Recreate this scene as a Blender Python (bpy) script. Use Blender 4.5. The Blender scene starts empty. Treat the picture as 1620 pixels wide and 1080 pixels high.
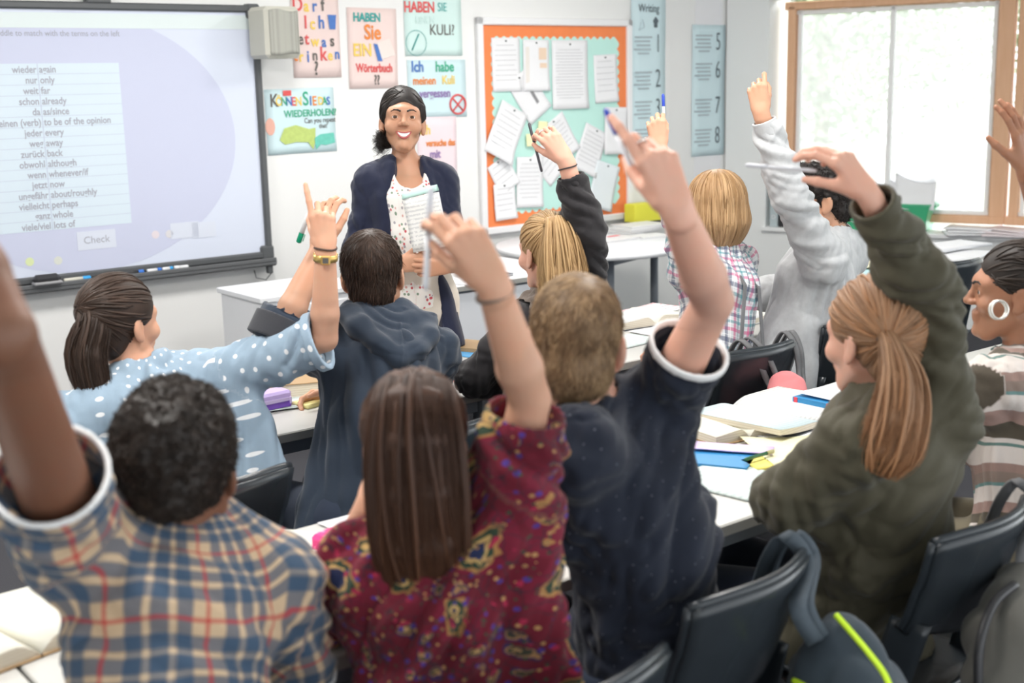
import bpy, math, random
import numpy as np
import openvdb
from mathutils import Vector, Matrix
from mathutils.bvhtree import BVHTree
rng = np.random.default_rng(7)
random.seed(7)
scene = bpy.context.scene
COL = scene.collection
# ---------------------------------------------------------------- camera
F = 2000.0                      # focal length in pixels of a 1620 px wide frame
CAMH = 1.66
TILT = math.radians(11.64); ROLL = math.radians(-1.28)
def _rx(a): c, s = math.cos(a), math.sin(a); return np.array([[1, 0, 0], [0, c, -s], [0, s, c]])
def _rz(a): c, s = math.cos(a), math.sin(a); return np.array([[c, -s, 0], [s, c, 0], [0, 0, 1]])
RC = _rx(math.pi/2 - TILT) @ _rz(ROLL)
CO = np.array([0, 0, CAMH])
camd = bpy.data.cameras.new('camera')
camd.sensor_width = 36; camd.lens = F/1620*36; camd.clip_end = 200; camd.clip_start = 0.05
camd.dof.use_dof = True; camd.dof.focus_distance = 4.0; camd.dof.aperture_fstop = 3.2
cam = bpy.data.objects.new('camera', camd); COL.objects.link(cam)
M = Matrix([list(RC[i]) + [CO[i]] for i in range(3)] + [[0, 0, 0, 1]])
cam.matrix_world = M
scene.camera = cam
# ---------------------------------------------------------------- colour management
vs = scene.view_settings
vs.view_transform = 'Standard'; vs.look = 'None'; vs.gamma = 1.0; vs.use_curve_mapping = False
scene.display_settings.display_device = 'sRGB'
vs.exposure = 0.64
scene.cycles.use_denoising = True
scene.cycles.max_bounces = 6; scene.cycles.diffuse_bounces = 4; scene.cycles.transparent_max_bounces = 8
scene.cycles.sample_clamp_indirect = 6
# ---------------------------------------------------------------- world and daylight
world = bpy.data.worlds.new('sky'); scene.world = world; world.use_nodes = True
wn = world.node_tree; wn.nodes.clear()
wo = wn.nodes.new('ShaderNodeOutputWorld'); wb = wn.nodes.new('ShaderNodeBackground')
wb.inputs[0].default_value = (0.93, 0.97, 1.0, 1); wb.inputs[1].default_value = 1.5
wn.links.new(wb.outputs[0], wo.inputs[0])
# hazy bright sky, brightest on the window side of the room
tc = wn.nodes.new('ShaderNodeTexCoord'); dp = wn.nodes.new('ShaderNodeVectorMath'); dp.operation = 'DOT_PRODUCT'; wn.links.new(tc.outputs['Generated'], dp.inputs[0]); dp.inputs[1].default_value = Vector((0.70, 0.50, 0.52)).normalized()
def wm(op, a, b):
    n = wn.nodes.new('ShaderNodeMath'); n.operation = op
    for i, x in enumerate((a, b)):
        if hasattr(x, 'node'): wn.links.new(x, n.inputs[i])
        else: n.inputs[i].default_value = x
    return n.outputs[0]
glow_ = wm('POWER', wm('MAXIMUM', dp.outputs['Value'], 0.0), 5.0); wn.links.new(wm('ADD', wm('MULTIPLY', glow_, 4.2), 1.42), wb.inputs[1])
def sun(name, direction, strength, angle, color=(1, 1, 1)):
    L = bpy.data.lights.new(name, 'SUN'); L.energy = strength; L.angle = math.radians(angle); L.color = color
    o = bpy.data.objects.new(name, L); COL.objects.link(o)
    o.rotation_euler = Vector(direction).to_track_quat('-Z', 'Y').to_euler(); return o
sun('sun', (0.42, 0.66, -0.80), 5.0, 3, (1.0, 0.97, 0.92))
# ---------------------------------------------------------------- places
TH = math.radians(51.7)
D1 = np.array([math.sin(TH), math.cos(TH), 0.0]); N1 = np.array([-math.cos(TH), math.sin(TH), 0.0])
ZU = np.array([0, 0, 1.0])
D2 = np.array([0.85937, -0.51135, 0.0]); N2 = np.array([0.51135, 0.85937, 0.0])
C0 = np.array([1.533, 8.984, 0.0])
WALLC = 6.1
def ray(px, py): return RC @ np.array([(px-810)/F, (540-py)/F, -1.0])
def P(px, py, d): return CO + ray(px, py)*d
def cv(x, y, z): return RC @ np.array([x, y, z], float)       # right, up, towards the camera
def onz(px, py, z): r = ray(px, py); return CO + r*(z-CAMH)/r[2]
def W(u, c, z): return D1*u + N1*c + ZU*z
def uc(p): return float(np.dot(p, D1)), float(np.dot(p, N1))
def onwall(px, py, off=0.0):
    r = ray(px, py); p = CO + r*((WALLC-off-np.dot(CO, N1))/np.dot(r, N1)); return float(np.dot(p, D1)), float(p[2])
def nrm(v): v = np.asarray(v, float); return v/(np.linalg.norm(v)+1e-12)
def frame(o, x, y, z):
    return Matrix([[x[i], y[i], z[i], o[i]] for i in range(3)] + [[0, 0, 0, 1]])
def wallM(u, z, off=0.0, rot=0.0):
    return frame(W(u, WALLC-off, z), D1, ZU, -N1) @ Matrix.Rotation(rot, 4, 'Z')
def rowM(u, c, z, rot=0.0):     # x along the row, y away towards the board wall, z up
    return frame(W(u, c, z), D1, N1, ZU) @ Matrix.Rotation(rot, 4, 'Z')
# ---------------------------------------------------------------- shader helpers
class S:
    def __init__(s, nt, sock): s.nt = nt; s.k = sock
    def _m(s, op, *a):
        n = s.nt.nodes.new('ShaderNodeMath'); n.operation = op
        for i, x in enumerate((s,)+a):
            if isinstance(x, S): s.nt.links.new(x.k, n.inputs[i])
            else: n.inputs[i].default_value = float(x)
        return S(s.nt, n.outputs[0])
    def __add__(s, o): return s._m('ADD', o)
    def __sub__(s, o): return s._m('SUBTRACT', o)
    def __mul__(s, o): return s._m('MULTIPLY', o)
    def __truediv__(s, o): return s._m('DIVIDE', o)
    def lt(s, o): return s._m('LESS_THAN', o)
    def gt(s, o): return s._m('GREATER_THAN', o)
    def fract(s): return s._m('FRACT')
    def abs(s): return s._m('ABSOLUTE')
    def max(s, o): return s._m('MAXIMUM', o)
    def min(s, o): return s._m('MINIMUM', o)
    def sin(s): return s._m('SINE')
    def band(s, c, w):                      # soft-edged band of half width w about c on a 0..1 fraction
        return ((s-c).abs()*(-1.0)+w)._m('MULTIPLY', 40.0)._m('MINIMUM', 1.0)._m('MAXIMUM', 0.0)
class Mat:
    def __init__(m, name, col=(.8, .8, .8), rough=.6, spec=.5, metal=0.0, sheen=0.0):
        m.m = bpy.data.materials.new(name); m.m.use_nodes = True; m.nt = m.m.node_tree
        m.b = m.nt.nodes['Principled BSDF']
        m.b.inputs['Base Color'].default_value = (*col, 1); m.b.inputs['Roughness'].default_value = rough
        m.b.inputs['Specular IOR Level'].default_value = spec; m.b.inputs['Metallic'].default_value = metal
        if sheen: m.b.inputs['Sheen Weight'].default_value = sheen; m.b.inputs['Sheen Roughness'].default_value = .5
        m.m.diffuse_color = (*col, 1)
    def n(m, t, **k):
        n = m.nt.nodes.new(t)
        for a, v in k.items(): setattr(n, a, v)
        return n
    def link(m, a, b): m.nt.links.new(a.k if isinstance(a, S) else a, b)
    def attr(m, name='cl'):
        a = m.n('ShaderNodeAttribute'); a.attribute_name = name
        x = m.n('ShaderNodeSeparateXYZ'); m.link(a.outputs['Vector'], x.inputs[0])
        return a.outputs['Vector'], S(m.nt, x.outputs[0]), S(m.nt, x.outputs[1]), S(m.nt, x.outputs[2])
    def obj(m):
        a = m.n('ShaderNodeTexCoord'); x = m.n('ShaderNodeSeparateXYZ'); m.link(a.outputs['Object'], x.inputs[0])
        return a.outputs['Object'], S(m.nt, x.outputs[0]), S(m.nt, x.outputs[1]), S(m.nt, x.outputs[2])
    def mix(m, f, a, b):
        n = m.n('ShaderNodeMix', data_type='RGBA')
        if isinstance(f, S): m.link(f, n.inputs[0])
        elif hasattr(f, 'node'): m.link(f, n.inputs[0])
        else: n.inputs[0].default_value = f
        for i, x in ((6, a), (7, b)):
            if hasattr(x, 'node'): m.link(x, n.inputs[i])
            else: n.inputs[i].default_value = (*x, 1)
        return n.outputs[2]
    def noise(m, vec=None, scale=5, detail=3, rough=.55, out='Fac'):
        n = m.n('ShaderNodeTexNoise'); n.inputs['Scale'].default_value = scale
        n.inputs['Detail'].default_value = detail; n.inputs['Roughness'].default_value = rough
        if vec is None: vec = m.obj()[0]
        m.link(vec, n.inputs['Vector']); return S(m.nt, n.outputs[out])
    def vor(m, vec, scale, rnd=1.0, feature='F1', out='Distance', dim='3D'):
        n = m.n('ShaderNodeTexVoronoi', feature=feature, voronoi_dimensions=dim)
        n.inputs['Scale'].default_value = scale; n.inputs['Randomness'].default_value = rnd
        m.link(vec, n.inputs['Vector']); o = n.outputs[out]
        return S(m.nt, o) if out == 'Distance' else o
    def ramp(m, fac, stops, mode='LINEAR'):
        n = m.n('ShaderNodeValToRGB'); r = n.color_ramp; r.interpolation = mode
        while len(r.elements) < len(stops): r.elements.new(0.5)
        for e, (p, c) in zip(r.elements, stops): e.position = p; e.color = (*c, 1)
        m.link(fac, n.inputs[0]); return n.outputs[0]
    def color(m, c): m.link(c, m.b.inputs['Base Color']); return m
    def vary(m, col, amt=.12, scale=8):       # gentle mottling of the base colour
        c2 = tuple(max(0, x*(1-amt)) for x in col); c1 = tuple(min(1, x*(1+amt)) for x in col)
        return m.color(m.mix(m.noise(scale=scale), c2, c1))
    def bump(m, h, strength=.3, dist=.002):
        n = m.n('ShaderNodeBump'); n.inputs['Strength'].default_value = strength; n.inputs['Distance'].default_value = dist
        m.link(h, n.inputs['Height']); m.link(n.outputs[0], m.b.inputs['Normal']); return m
_plain = {}
def plain(name, col, rough=.6, amt=.05, scale=6, bump=0, bscale=80, **k):
    if name in _plain: return _plain[name]
    m = Mat(name, col, rough, **k); m.vary(col, amt, scale)
    if bump: m.bump(m.noise(scale=bscale, detail=4), bump, .001)
    _plain[name] = m.m; return m.m
# ---------------------------------------------------------------- object helpers
def link(name, me, mat=None, parent=None):
    o = bpy.data.objects.new(name, me); COL.objects.link(o)
    if mat is not None: me.materials.append(mat)
    if parent is not None: o.parent = parent
    return o
def tag(o, label, cat, group=None, kind=None):
    o['label'] = label; o['category'] = cat
    if group: o['group'] = group
    if kind: o['kind'] = kind
    return o
def thing(name, M4, label, cat, group=None):
    o = bpy.data.objects.new(name, None); COL.objects.link(o); o.matrix_world = M4; o.empty_display_size = .05
    return tag(o, label, cat, group)
def structure(o): o['kind'] = 'structure'; return o
class MB:
    """collects primitive shapes into one mesh"""
    def __init__(s): s.v = []; s.f = []; s.sm = []
    def add(s, vs_, fs_, smooth=False):
        k = len(s.v); s.v += [tuple(map(float, v)) for v in vs_]; s.f += [tuple(i+k for i in f) for f in fs_]; s.sm += [smooth]*len(fs_); return s
    def box(s, c, size, b=0.0, rot=None):
        """bevelled box"""
        hx, hy, hz = [x/2 for x in size]; c = np.array(c, float)
        b = min(b, hx*.98, hy*.98, hz*.98); R = np.eye(3) if rot is None else np.array(rot)
        if b <= 0:
            vs_ = [(sx*hx, sy*hy, sz*hz) for sx in (-1, 1) for sy in (-1, 1) for sz in (-1, 1)]
            fs_ = [(0, 1, 3, 2), (4, 6, 7, 5), (0, 4, 5, 1), (2, 3, 7, 6), (0, 2, 6, 4), (1, 5, 7, 3)]
        else:
            vs_, idx = [], {}
            for sx in (-1, 1):
                for sy in (-1, 1):
                    for sz in (-1, 1):
                        for a in range(3):
                            p = [sx*(hx-b), sy*(hy-b), sz*(hz-b)]; p[a] += (sx, sy, sz)[a]*b
                            idx[(sx, sy, sz, a)] = len(vs_); vs_.append(p)
            fs_ = []
            for a in range(3):
                o1, o2 = [i for i in range(3) if i != a]
                for sg in (-1, 1):
                    q = []
                    for s1, s2 in ((-1, -1), (1, -1), (1, 1), (-1, 1)):
                        k = [0, 0, 0]; k[a] = sg; k[o1] = s1; k[o2] = s2; q.append(idx[(*k, a)])
                    fs_.append(q)
                for s1 in (-1, 1):
                    for s2 in (-1, 1):
                        q = []
                        for sg, ax in ((-1, o1), (1, o1), (1, o2), (-1, o2)):
                            k = [0, 0, 0]; k[a] = sg; k[o1] = s1; k[o2] = s2; q.append(idx[(*k, ax)])
                        fs_.append(q)
            for sx in (-1, 1):
                for sy in (-1, 1):
                    for sz in (-1, 1): fs_.append([idx[(sx, sy, sz, a)] for a in range(3)])
            out = []
            V = np.array(vs_)
            for q in fs_:
                n = np.cross(V[q[1]]-V[q[0]], V[q[2]]-V[q[0]])
                out.append(q if np.dot(n, V[q].mean(0)) > 0 else q[::-1])
            fs_ = out
        return s.add([c + R @ np.array(v) for v in vs_], fs_)
    def tube(s, pts, r, n=10, closed=False, cap=True):
        pts = [np.array(p, float) for p in pts]; m = len(pts)
        rs = [r]*m if np.isscalar(r) else list(r)
        tan = [nrm((pts[(i+1) % m] if closed else pts[min(i+1, m-1)])-(pts[i-1] if (closed or i > 0) else pts[0])) for i in range(m)]
        up = np.array([0, 0, 1.0]) if abs(tan[0][2]) < .9 else np.array([1.0, 0, 0])
        vs_, fs_ = [], []
        x = nrm(np.cross(up, tan[0]))
        for i in range(m):
            x = nrm(x-tan[i]*np.dot(x, tan[i])); y = np.cross(tan[i], x)
            for k in range(n):
                a = 2*math.pi*k/n; vs_.append(pts[i]+(x*math.cos(a)+y*math.sin(a))*rs[i])
        for i in range(m if closed else m-1):
            j = (i+1) % m
            for k in range(n): l = (k+1) % n; fs_.append((i*n+k, i*n+l, j*n+l, j*n+k))
        if cap and not closed: fs_.append(tuple(range(n))[::-1]); fs_.append(tuple((m-1)*n+k for k in range(n)))
        return s.add(vs_, fs_, True)
    def lathe(s, prof, c=(0, 0, 0), n=32, M4=None):
        vs_, fs_ = [], []; m = len(prof)
        for r, z in prof:
            for k in range(n): a = 2*math.pi*k/n; vs_.append((r*math.cos(a), r*math.sin(a), z))
        for i in range(m-1):
            for k in range(n): l = (k+1) % n; fs_.append((i*n+k, i*n+l, (i+1)*n+l, (i+1)*n+k))
        if M4 is not None: vs_ = [M4 @ Vector(v) for v in vs_]
        return s.add([np.array(v)+np.array(c) for v in vs_], fs_, True)
    def prism(s, poly, z0, z1):                # polygon in xy extruded along z
        n = len(poly); vs_ = [(x, y, z0) for x, y in poly]+[(x, y, z1) for x, y in poly]
        fs_ = [tuple(range(n))[::-1], tuple(range(n, 2*n))]+[(i, (i+1) % n, n+(i+1) % n, n+i) for i in range(n)]
        return s.add(vs_, fs_)
    def grid(s, fn, nu, nv, thick=0.0):        # surface fn(u,v)->p ; closed slab when thick
        A = [[np.array(fn(i/nu, j/nv), float) for j in range(nv+1)] for i in range(nu+1)]
        vs_ = [p for row in A for p in row]; q = lambda i, j: i*(nv+1)+j
        fs_ = [(q(i, j), q(i+1, j), q(i+1, j+1), q(i, j+1)) for i in range(nu) for j in range(nv)]
        if thick:
            k = len(vs_); nn = []
            for i in range(nu+1):
                for j in range(nv+1):
                    du = A[min(i+1, nu)][j]-A[max(i-1, 0)][j]; dv = A[i][min(j+1, nv)]-A[i][max(j-1, 0)]
                    nn.append(nrm(np.cross(du, dv)))
            vs_ = vs_ + [v-n*thick for v, n in zip(vs_, nn)]
            fs_ += [tuple(x+k for x in f[::-1]) for f in fs_]
            rim = [q(i, 0) for i in range(nu)]+[q(nu, j) for j in range(nv)]+[q(i, nv) for i in range(nu, 0, -1)]+[q(0, j) for j in range(nv, 0, -1)]
            for a in range(len(rim)): b = (a+1) % len(rim); fs_.append((rim[b], rim[a], rim[a]+k, rim[b]+k))
        return s.add(vs_, fs_, True)
    def build(s, name, mat, parent=None, M4=None):
        me = bpy.data.meshes.new(name); me.from_pydata(s.v, [], s.f)
        me.polygons.foreach_set('use_smooth', s.sm); me.update()
        o = link(name, me, mat, parent)
        if M4 is not None:
            if parent is None: o.matrix_world = M4
            else: o.matrix_local = M4
        return o
def text(name, body, size, mat, parent, M4, align='CENTER', ext=.0006, space=1.0, off=0.0, lines=1.0, sx=1.0):
    c = bpy.data.curves.new(name, 'FONT'); c.body = body; c.size = size; c.align_x = align; c.align_y = 'CENTER'
    c.extrude = ext; c.space_character = space; c.offset = off; c.space_line = lines; c.resolution_u = 3
    c.materials.append(mat); tmp = bpy.data.objects.new('tmp', c); me = bpy.data.meshes.new_from_object(tmp)
    bpy.data.objects.remove(tmp); bpy.data.curves.remove(c); me.name = name
    if not me.materials: me.materials.append(mat)
    o = bpy.data.objects.new(name, me); COL.objects.link(o); o.parent = parent; o.matrix_local = M4 @ Matrix.Diagonal((sx, 1, 1, 1)); return o
def L(x, y, z=0, r=0): return Matrix.Translation((x, y, z)) @ Matrix.Rotation(r, 4, 'Z')
def dup(root, M4, label, group=None):
    r = root.copy(); COL.objects.link(r); r.matrix_world = M4; r['label'] = label
    if group: r['group'] = group
    def rec(a, b):
        for ch in list(a.children):
            c = ch.copy(); COL.objects.link(c); c.parent = b; rec(ch, c)
    rec(root, r); return r
# ================================================================= soft-body shapes: distance fields meshed into single skins
class Pr:
    """tapered elliptical limb from a to b. ra, rb = radius or (side radius, depth radius); side = direction of the first radius"""
    def __init__(s, a, b, ra, rb, side=(1, 0, 0), cuts=None):
        s.a = np.array(a, float); s.b = np.array(b, float)
        s.ra = (ra, ra) if np.isscalar(ra) else ra; s.rb = (rb, rb) if np.isscalar(rb) else rb
        s.side = np.array(side, float); s.cuts = cuts or []
    def grow(s, g):
        g = (g, g) if np.isscalar(g) else g
        return Pr(s.a, s.b, (s.ra[0]+g[0], s.ra[1]+g[1]), (s.rb[0]+g[0], s.rb[1]+g[1]), s.side, s.cuts)
    def rmax(s): return max(*s.ra, *s.rb)
    def eval(s, X, Y, Z):
        ab = s.b-s.a; L2 = float(ab @ ab); w = ab/math.sqrt(L2) if L2 > 1e-12 else np.array([0, 0, 1.0])
        if L2 <= 1e-12 or abs(np.dot(w, nrm(s.side))) > .999:
            w = nrm(np.cross(s.side, [0.3, .5, 1.0])) if L2 <= 1e-12 else w
        sd = s.side-w*np.dot(s.side, w)
        sd = nrm(sd if np.linalg.norm(sd) > 1e-6 else np.cross(w, [0.123, .9, .4])); up = np.cross(w, sd)
        qx, qy, qz = X-s.a[0], Y-s.a[1], Z-s.a[2]
        al = qx*w[0]+qy*w[1]+qz*w[2]
        ln = math.sqrt(L2)
        t = np.clip(al/ln, 0, 1) if ln > 1e-6 else np.zeros_like(al)
        qw = al-t*ln
        qs = qx*sd[0]+qy*sd[1]+qz*sd[2]; qu = qx*up[0]+qy*up[1]+qz*up[2]
        rx = s.ra[0]+(s.rb[0]-s.ra[0])*t; ry = s.ra[1]+(s.rb[1]-s.ra[1])*t; rz = np.minimum(rx, ry)
        k0 = np.sqrt((qs/rx)**2+(qu/ry)**2+(qw/rz)**2); k1 = np.sqrt((qs/rx**2)**2+(qu/ry**2)**2+(qw/rz**2)**2)+1e-9
        d = k0*(k0-1)/k1
        for c, n in s.cuts: d = np.maximum(d, (X-c[0])*n[0]+(Y-c[1])*n[1]+(Z-c[2])*n[2])
        return d
class El:
    """ellipsoid with frame rows (r,f,u)"""
    def __init__(s, c, rad, fr=None): s.c = np.array(c, float); s.r = rad; s.fr = np.eye(3) if fr is None else np.array(fr); s.cuts = []
    def rmax(s): return max(s.r)
    @property
    def a(s): return s.c
    @property
    def b(s): return s.c
    def grow(s, g): return El(s.c, tuple(x+(g if np.isscalar(g) else g[0]) for x in s.r), s.fr)
    def eval(s, X, Y, Z):
        q = [X-s.c[0], Y-s.c[1], Z-s.c[2]]
        l = [q[0]*s.fr[i][0]+q[1]*s.fr[i][1]+q[2]*s.fr[i][2] for i in range(3)]
        k0 = np.sqrt(sum((l[i]/s.r[i])**2 for i in range(3))); k1 = np.sqrt(sum((l[i]/s.r[i]**2)**2 for i in range(3)))+1e-9
        return k0*(k0-1)/k1
def smin(a, b, k):
    if k <= 0: return np.minimum(a, b)
    h = np.clip(.5+.5*(b-a)/k, 0, 1); return b+(a-b)*h-k*h*(1-h)
def smax(a, b, k): return -smin(-a, -b, k)
class Fld:
    def __init__(s, lo, hi, h):
        s.h = h; s.lo = np.array(lo, float)-2*h; n = np.ceil((np.array(hi)-s.lo)/h).astype(int)+3; s.n = n
        s.ax = [(s.lo[i]+h*np.arange(n[i])).astype(np.float32) for i in range(3)]
        s.F = np.full(tuple(n), .2, np.float32)
    def sub(s, pr, pad):
        m = pr.rmax()+pad; sl = []
        for i in range(3):
            a = min(pr.a[i], pr.b[i])-m; b = max(pr.a[i], pr.b[i])+m
            i0 = max(0, int((a-s.lo[i])/s.h)); i1 = min(s.n[i], int((b-s.lo[i])/s.h)+2)
            if i1 <= i0: return None, None
            sl.append(slice(i0, i1))
        g = np.meshgrid(s.ax[0][sl[0]], s.ax[1][sl[1]], s.ax[2][sl[2]], indexing='ij', sparse=True); return tuple(sl), g
    def add(s, prs, k=.01):
        for p in prs:
            sl, g = s.sub(p, k+2.5*s.h)
            if sl is None: continue
            s.F[sl] = smin(s.F[sl], p.eval(*g).astype(np.float32), k)
        return s
    def group(s, prs, kin, kout):
        """union prs smoothly into their own field first, then join"""
        T = Fld.__new__(Fld); T.h = s.h; T.lo = s.lo; T.n = s.n; T.ax = s.ax; T.F = np.full_like(s.F, .2)
        T.add(prs, kin); s.F = smin(s.F, T.F, kout); return s
    def cut(s, prs, k=.004):
        for p in prs:
            sl, g = s.sub(p, k+2.5*s.h)
            if sl is None: continue
            s.F[sl] = smax(s.F[sl], -p.eval(*g).astype(np.float32), k)
        return s
    def plane(s, c, n):
        g = np.meshgrid(*s.ax, indexing='ij', sparse=True)
        s.F = np.maximum(s.F, ((g[0]-c[0])*n[0]+(g[1]-c[1])*n[1]+(g[2]-c[2])*n[2]).astype(np.float32)); return s
    def mesh(s):
        g = openvdb.FloatGrid(.2); F_ = np.clip(s.F, -.2, .2); F_[[0, -1]] = .2; F_[:, [0, -1]] = .2; F_[:, :, [0, -1]] = .2
        g.copyFromArray(F_.astype(np.float32)); pts, quads = g.convertToQuads(0.0)
        return pts*s.h+s.lo, quads[:, ::-1].astype(np.int64)
def bbox(prs, pad=.03):
    lo = np.min([np.minimum(p.a, p.b)-p.rmax() for p in prs], 0)-pad; hi = np.max([np.maximum(p.a, p.b)+p.rmax() for p in prs], 0)+pad
    return lo, hi
# value noise on points
_G = np.random.default_rng(3).random((32, 32, 32)).astype(np.float32)
def vnoise(p):
    i = np.floor(p).astype(int); f = p-i; f = f*f*(3-2*f); i &= 31; j = (i+1) & 31; r = 0
    for a in (0, 1):
        for b in (0, 1):
            for c in (0, 1):
                r = r+_G[(j if a else i)[:, 0], (j if b else i)[:, 1], (j if c else i)[:, 2]]*(f[:, 0] if a else 1-f[:, 0])*(f[:, 1] if b else 1-f[:, 1])*(f[:, 2] if c else 1-f[:, 2])
    return r*2-1
def vnormals(p, q):
    n = np.cross(p[q[:, 2]]-p[q[:, 0]], p[q[:, 3]]-p[q[:, 1]]); o = np.zeros_like(p)
    for k in range(4): np.add.at(o, q[:, k], n)
    return o/(np.linalg.norm(o, axis=1)[:, None]+1e-12)
def mkmesh(name, pts, quads, mat, parent, attrs=None, smooth=True, col=None):
    org = np.array(parent.matrix_world.translation) if parent else np.zeros(3)
    me = bpy.data.meshes.new(name); n = len(pts); k = quads.shape[1]
    me.vertices.add(n); me.vertices.foreach_set('co', (pts-org).astype(np.float32).ravel())
    me.loops.add(quads.size); me.loops.foreach_set('vertex_index', quads.ravel().astype(np.int32))
    me.polygons.add(len(quads)); me.polygons.foreach_set('loop_start', (np.arange(len(quads))*k).astype(np.int32))
    me.polygons.foreach_set('loop_total', np.full(len(quads), k, np.int32))
    me.update(calc_edges=True); me.polygons.foreach_set('use_smooth', np.full(len(quads), smooth))
    for an, av in (attrs or {}).items():
        a = me.attributes.new(an, 'FLOAT_VECTOR', 'POINT'); a.data.foreach_set('vector', np.asarray(av, np.float32).ravel())
    return link(name, me, mat, parent)
# ---------------------------------------------------------------- cloth coordinates
class Bone:
    def __init__(s, a, b, r, back, w=1.0, reach=0.0): s.a = np.array(a, float); s.b = np.array(b, float); s.r = r; s.back = np.array(back, float); s.w = w
def clothco(p, bones):
    D = []; UV = []
    for k, B in enumerate(bones):
        ab = B.b-B.a; ln = np.linalg.norm(ab); w = ab/ln; q = p-B.a; al = q @ w; t = np.clip(al/ln, 0, 1)
        bk = nrm(B.back-w*np.dot(B.back, w)); sd = np.cross(w, bk)
        D.append(np.linalg.norm(q-np.outer(t*ln, w), axis=1)/B.r)
        ang = np.arctan2(q @ sd, q @ bk); rho = np.hypot(q @ sd, q @ bk); UV.append(np.stack([ang*B.r, al+(np.maximum(0, B.r*1.05-rho) if k == 0 else 0), np.full(len(p), k*1.0)], 1))
    D = np.array(D); i = D.argmin(0); UV = np.array(UV); return UV[i, np.arange(len(p))], D, UV
def garment(name, prs, mat, parent, bones, h=.006, k=.03, cuts=(), holes=(), amp=.006, pull=None, fold=.05, planes=(), seed=0, thin=None, sleeve=1.0, kcut=.004, ends=()):
    lo, hi = bbox(prs); f = Fld(lo, hi, h)
    if thin: f.group([p for p in prs if p not in thin], k, 0); f.group(thin, .012, .012)
    else: f.add(prs, k)
    for c, n in planes: f.plane(c, n)
    if holes: f.cut(holes, kcut)
    p, q = f.mesh(); nn = vnormals(p, q); uv, D, UV = clothco(p, bones)
    if amp:
        d = np.zeros(len(p)); wt = np.exp(-np.maximum(D-1, 0)*3)+1e-9
        for i, B in enumerate(bones):
            u = UV[i][:, 0]; v = UV[i][:, 1]
            if i == 0:
                pd = nrm(pull if pull is not None else B.b-B.a)
                al = p @ pd; e = p-np.outer(al, pd)
                n1 = vnoise(np.c_[e/fold, ]+np.outer(al, [1, 1, 1])/(fold*6)+seed)
                n2 = vnoise(np.c_[e/(fold*.45)]+np.outer(al, [1, .4, .7])/(fold*4)+seed+9)
                di = 1-2*np.abs(n1)+.45*(1-2*np.abs(n2))-.5
            else:
                n1 = vnoise(np.c_[u/.07+v/.12, v/.040+u/.055, np.full(len(p), seed+i*3.3)]); n2 = vnoise(np.c_[u/.04-v/.06, v/.022-u/.05, np.full(len(p), seed+i*5.1)])
                di = (1-2*np.abs(n1)+.4*n2-.3)*sleeve
            d += di*wt[i]
        dd = d/wt.sum(0)*amp
        for e_, dn_ in ends:
            near = np.linalg.norm(p-e_, axis=1) < .14; tt = np.clip(np.abs((p-e_) @ dn_)/.035, 0, 1); dd = np.where(near, dd*tt*tt*(3-2*tt), dd)
        p = p+nn*dd[:, None]
    return mkmesh(name, p, q, mat, parent, {'cl': uv})
# ---------------------------------------------------------------- hand
def hand_prims(w, d, n, right, sc=1.0, curls=None, spread=1.0, thumb=(20, 25, 20, 0)):
    """w wrist, d hand direction, n palm normal. curls: four (knuckle, middle, tip) bends in degrees. thumb: (out, fold, bend, lift)"""
    d = nrm(d); n = nrm(np.array(n)-d*np.dot(n, d)); s = np.cross(d, n)*(1 if right else -1)
    mm = .001*sc; curls = curls or [(12, 18, 10)]*4
    K = [(24, 85, 4), (7, 89, 6), (-11, 84, 5), (-27, 75, 2)]; Ls = [(43, 26, 20), (47, 29, 21), (43, 27, 20), (33, 21, 18)]
    R_ = [(9.0, 8.2, 7.6, 6.6), (9.2, 8.5, 7.8, 6.8), (8.8, 8.0, 7.4, 6.4), (8.0, 7.0, 6.5, 5.7)]
    loc = lambda a, b, c: w+(s*a+d*b-n*c)*mm
    palm = [Pr(loc(0, -22, 0), loc(0, 16, 0), (23.5*mm, 16*mm), (27*mm, 15*mm), s)]
    for (a, b, c), r in zip(K, R_):
        palm.append(Pr(loc(a*.62, 14, 1), loc(a, b, c), (12*mm, 12.5*mm), (r[0]*1.12*mm, r[0]*1.08*mm), s))
    palm.append(Pr(loc(17, 22, -7), loc(26, 50, -9), 14*mm, 11*mm)); palm.append(Pr(loc(-20, 20, -6), loc(-22, 58, -5), 11*mm, 10*mm))
    fingers = []
    sp = [5, 1, -4, -9]; info = {}
    for i, ((a, b, c), ln, r, cu) in enumerate(zip(K, Ls, R_, curls)):
        p = loc(a, b, c); e = math.radians(sp[i]*spread); dd = nrm(d*math.cos(e)+s*math.sin(e)); ang = 0; seg = []; pts = [p]
        for j in range(3):
            ang += math.radians(cu[j]); v = dd*math.cos(ang)+n*math.sin(ang); q = p+v*ln[j]*mm
            seg.append(Pr(p, q, r[j]*mm, r[j+1]*mm)); p = q; pts.append(p)
        fingers.append(seg); info[i] = pts
    o, fo, be, li = [math.radians(x) for x in thumb]
    p0 = loc(20, 22, -6); v = nrm(d*math.cos(o+.32)+s*math.sin(o+.32)+n*math.sin(fo)*.8); p1 = p0+v*40*mm
    v2 = nrm(v+d*math.tan(be)*.6+n*fo*.5-s*be*.2); p2 = p1+v2*31*mm; v3 = nrm(v2+d*be*.6-s*be*.5+n*fo*.4); p3 = p2+v3*25*mm
    th = [Pr(p0, p1, 13.5*mm, 11*mm), Pr(p1, p2, 10.4*mm, 9.6*mm), Pr(p2, p3, 9.4*mm, 7.2*mm)]
    fingers.append(th); info['thumb'] = [p0, p1, p2, p3]
    return palm, fingers, info, s
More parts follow.
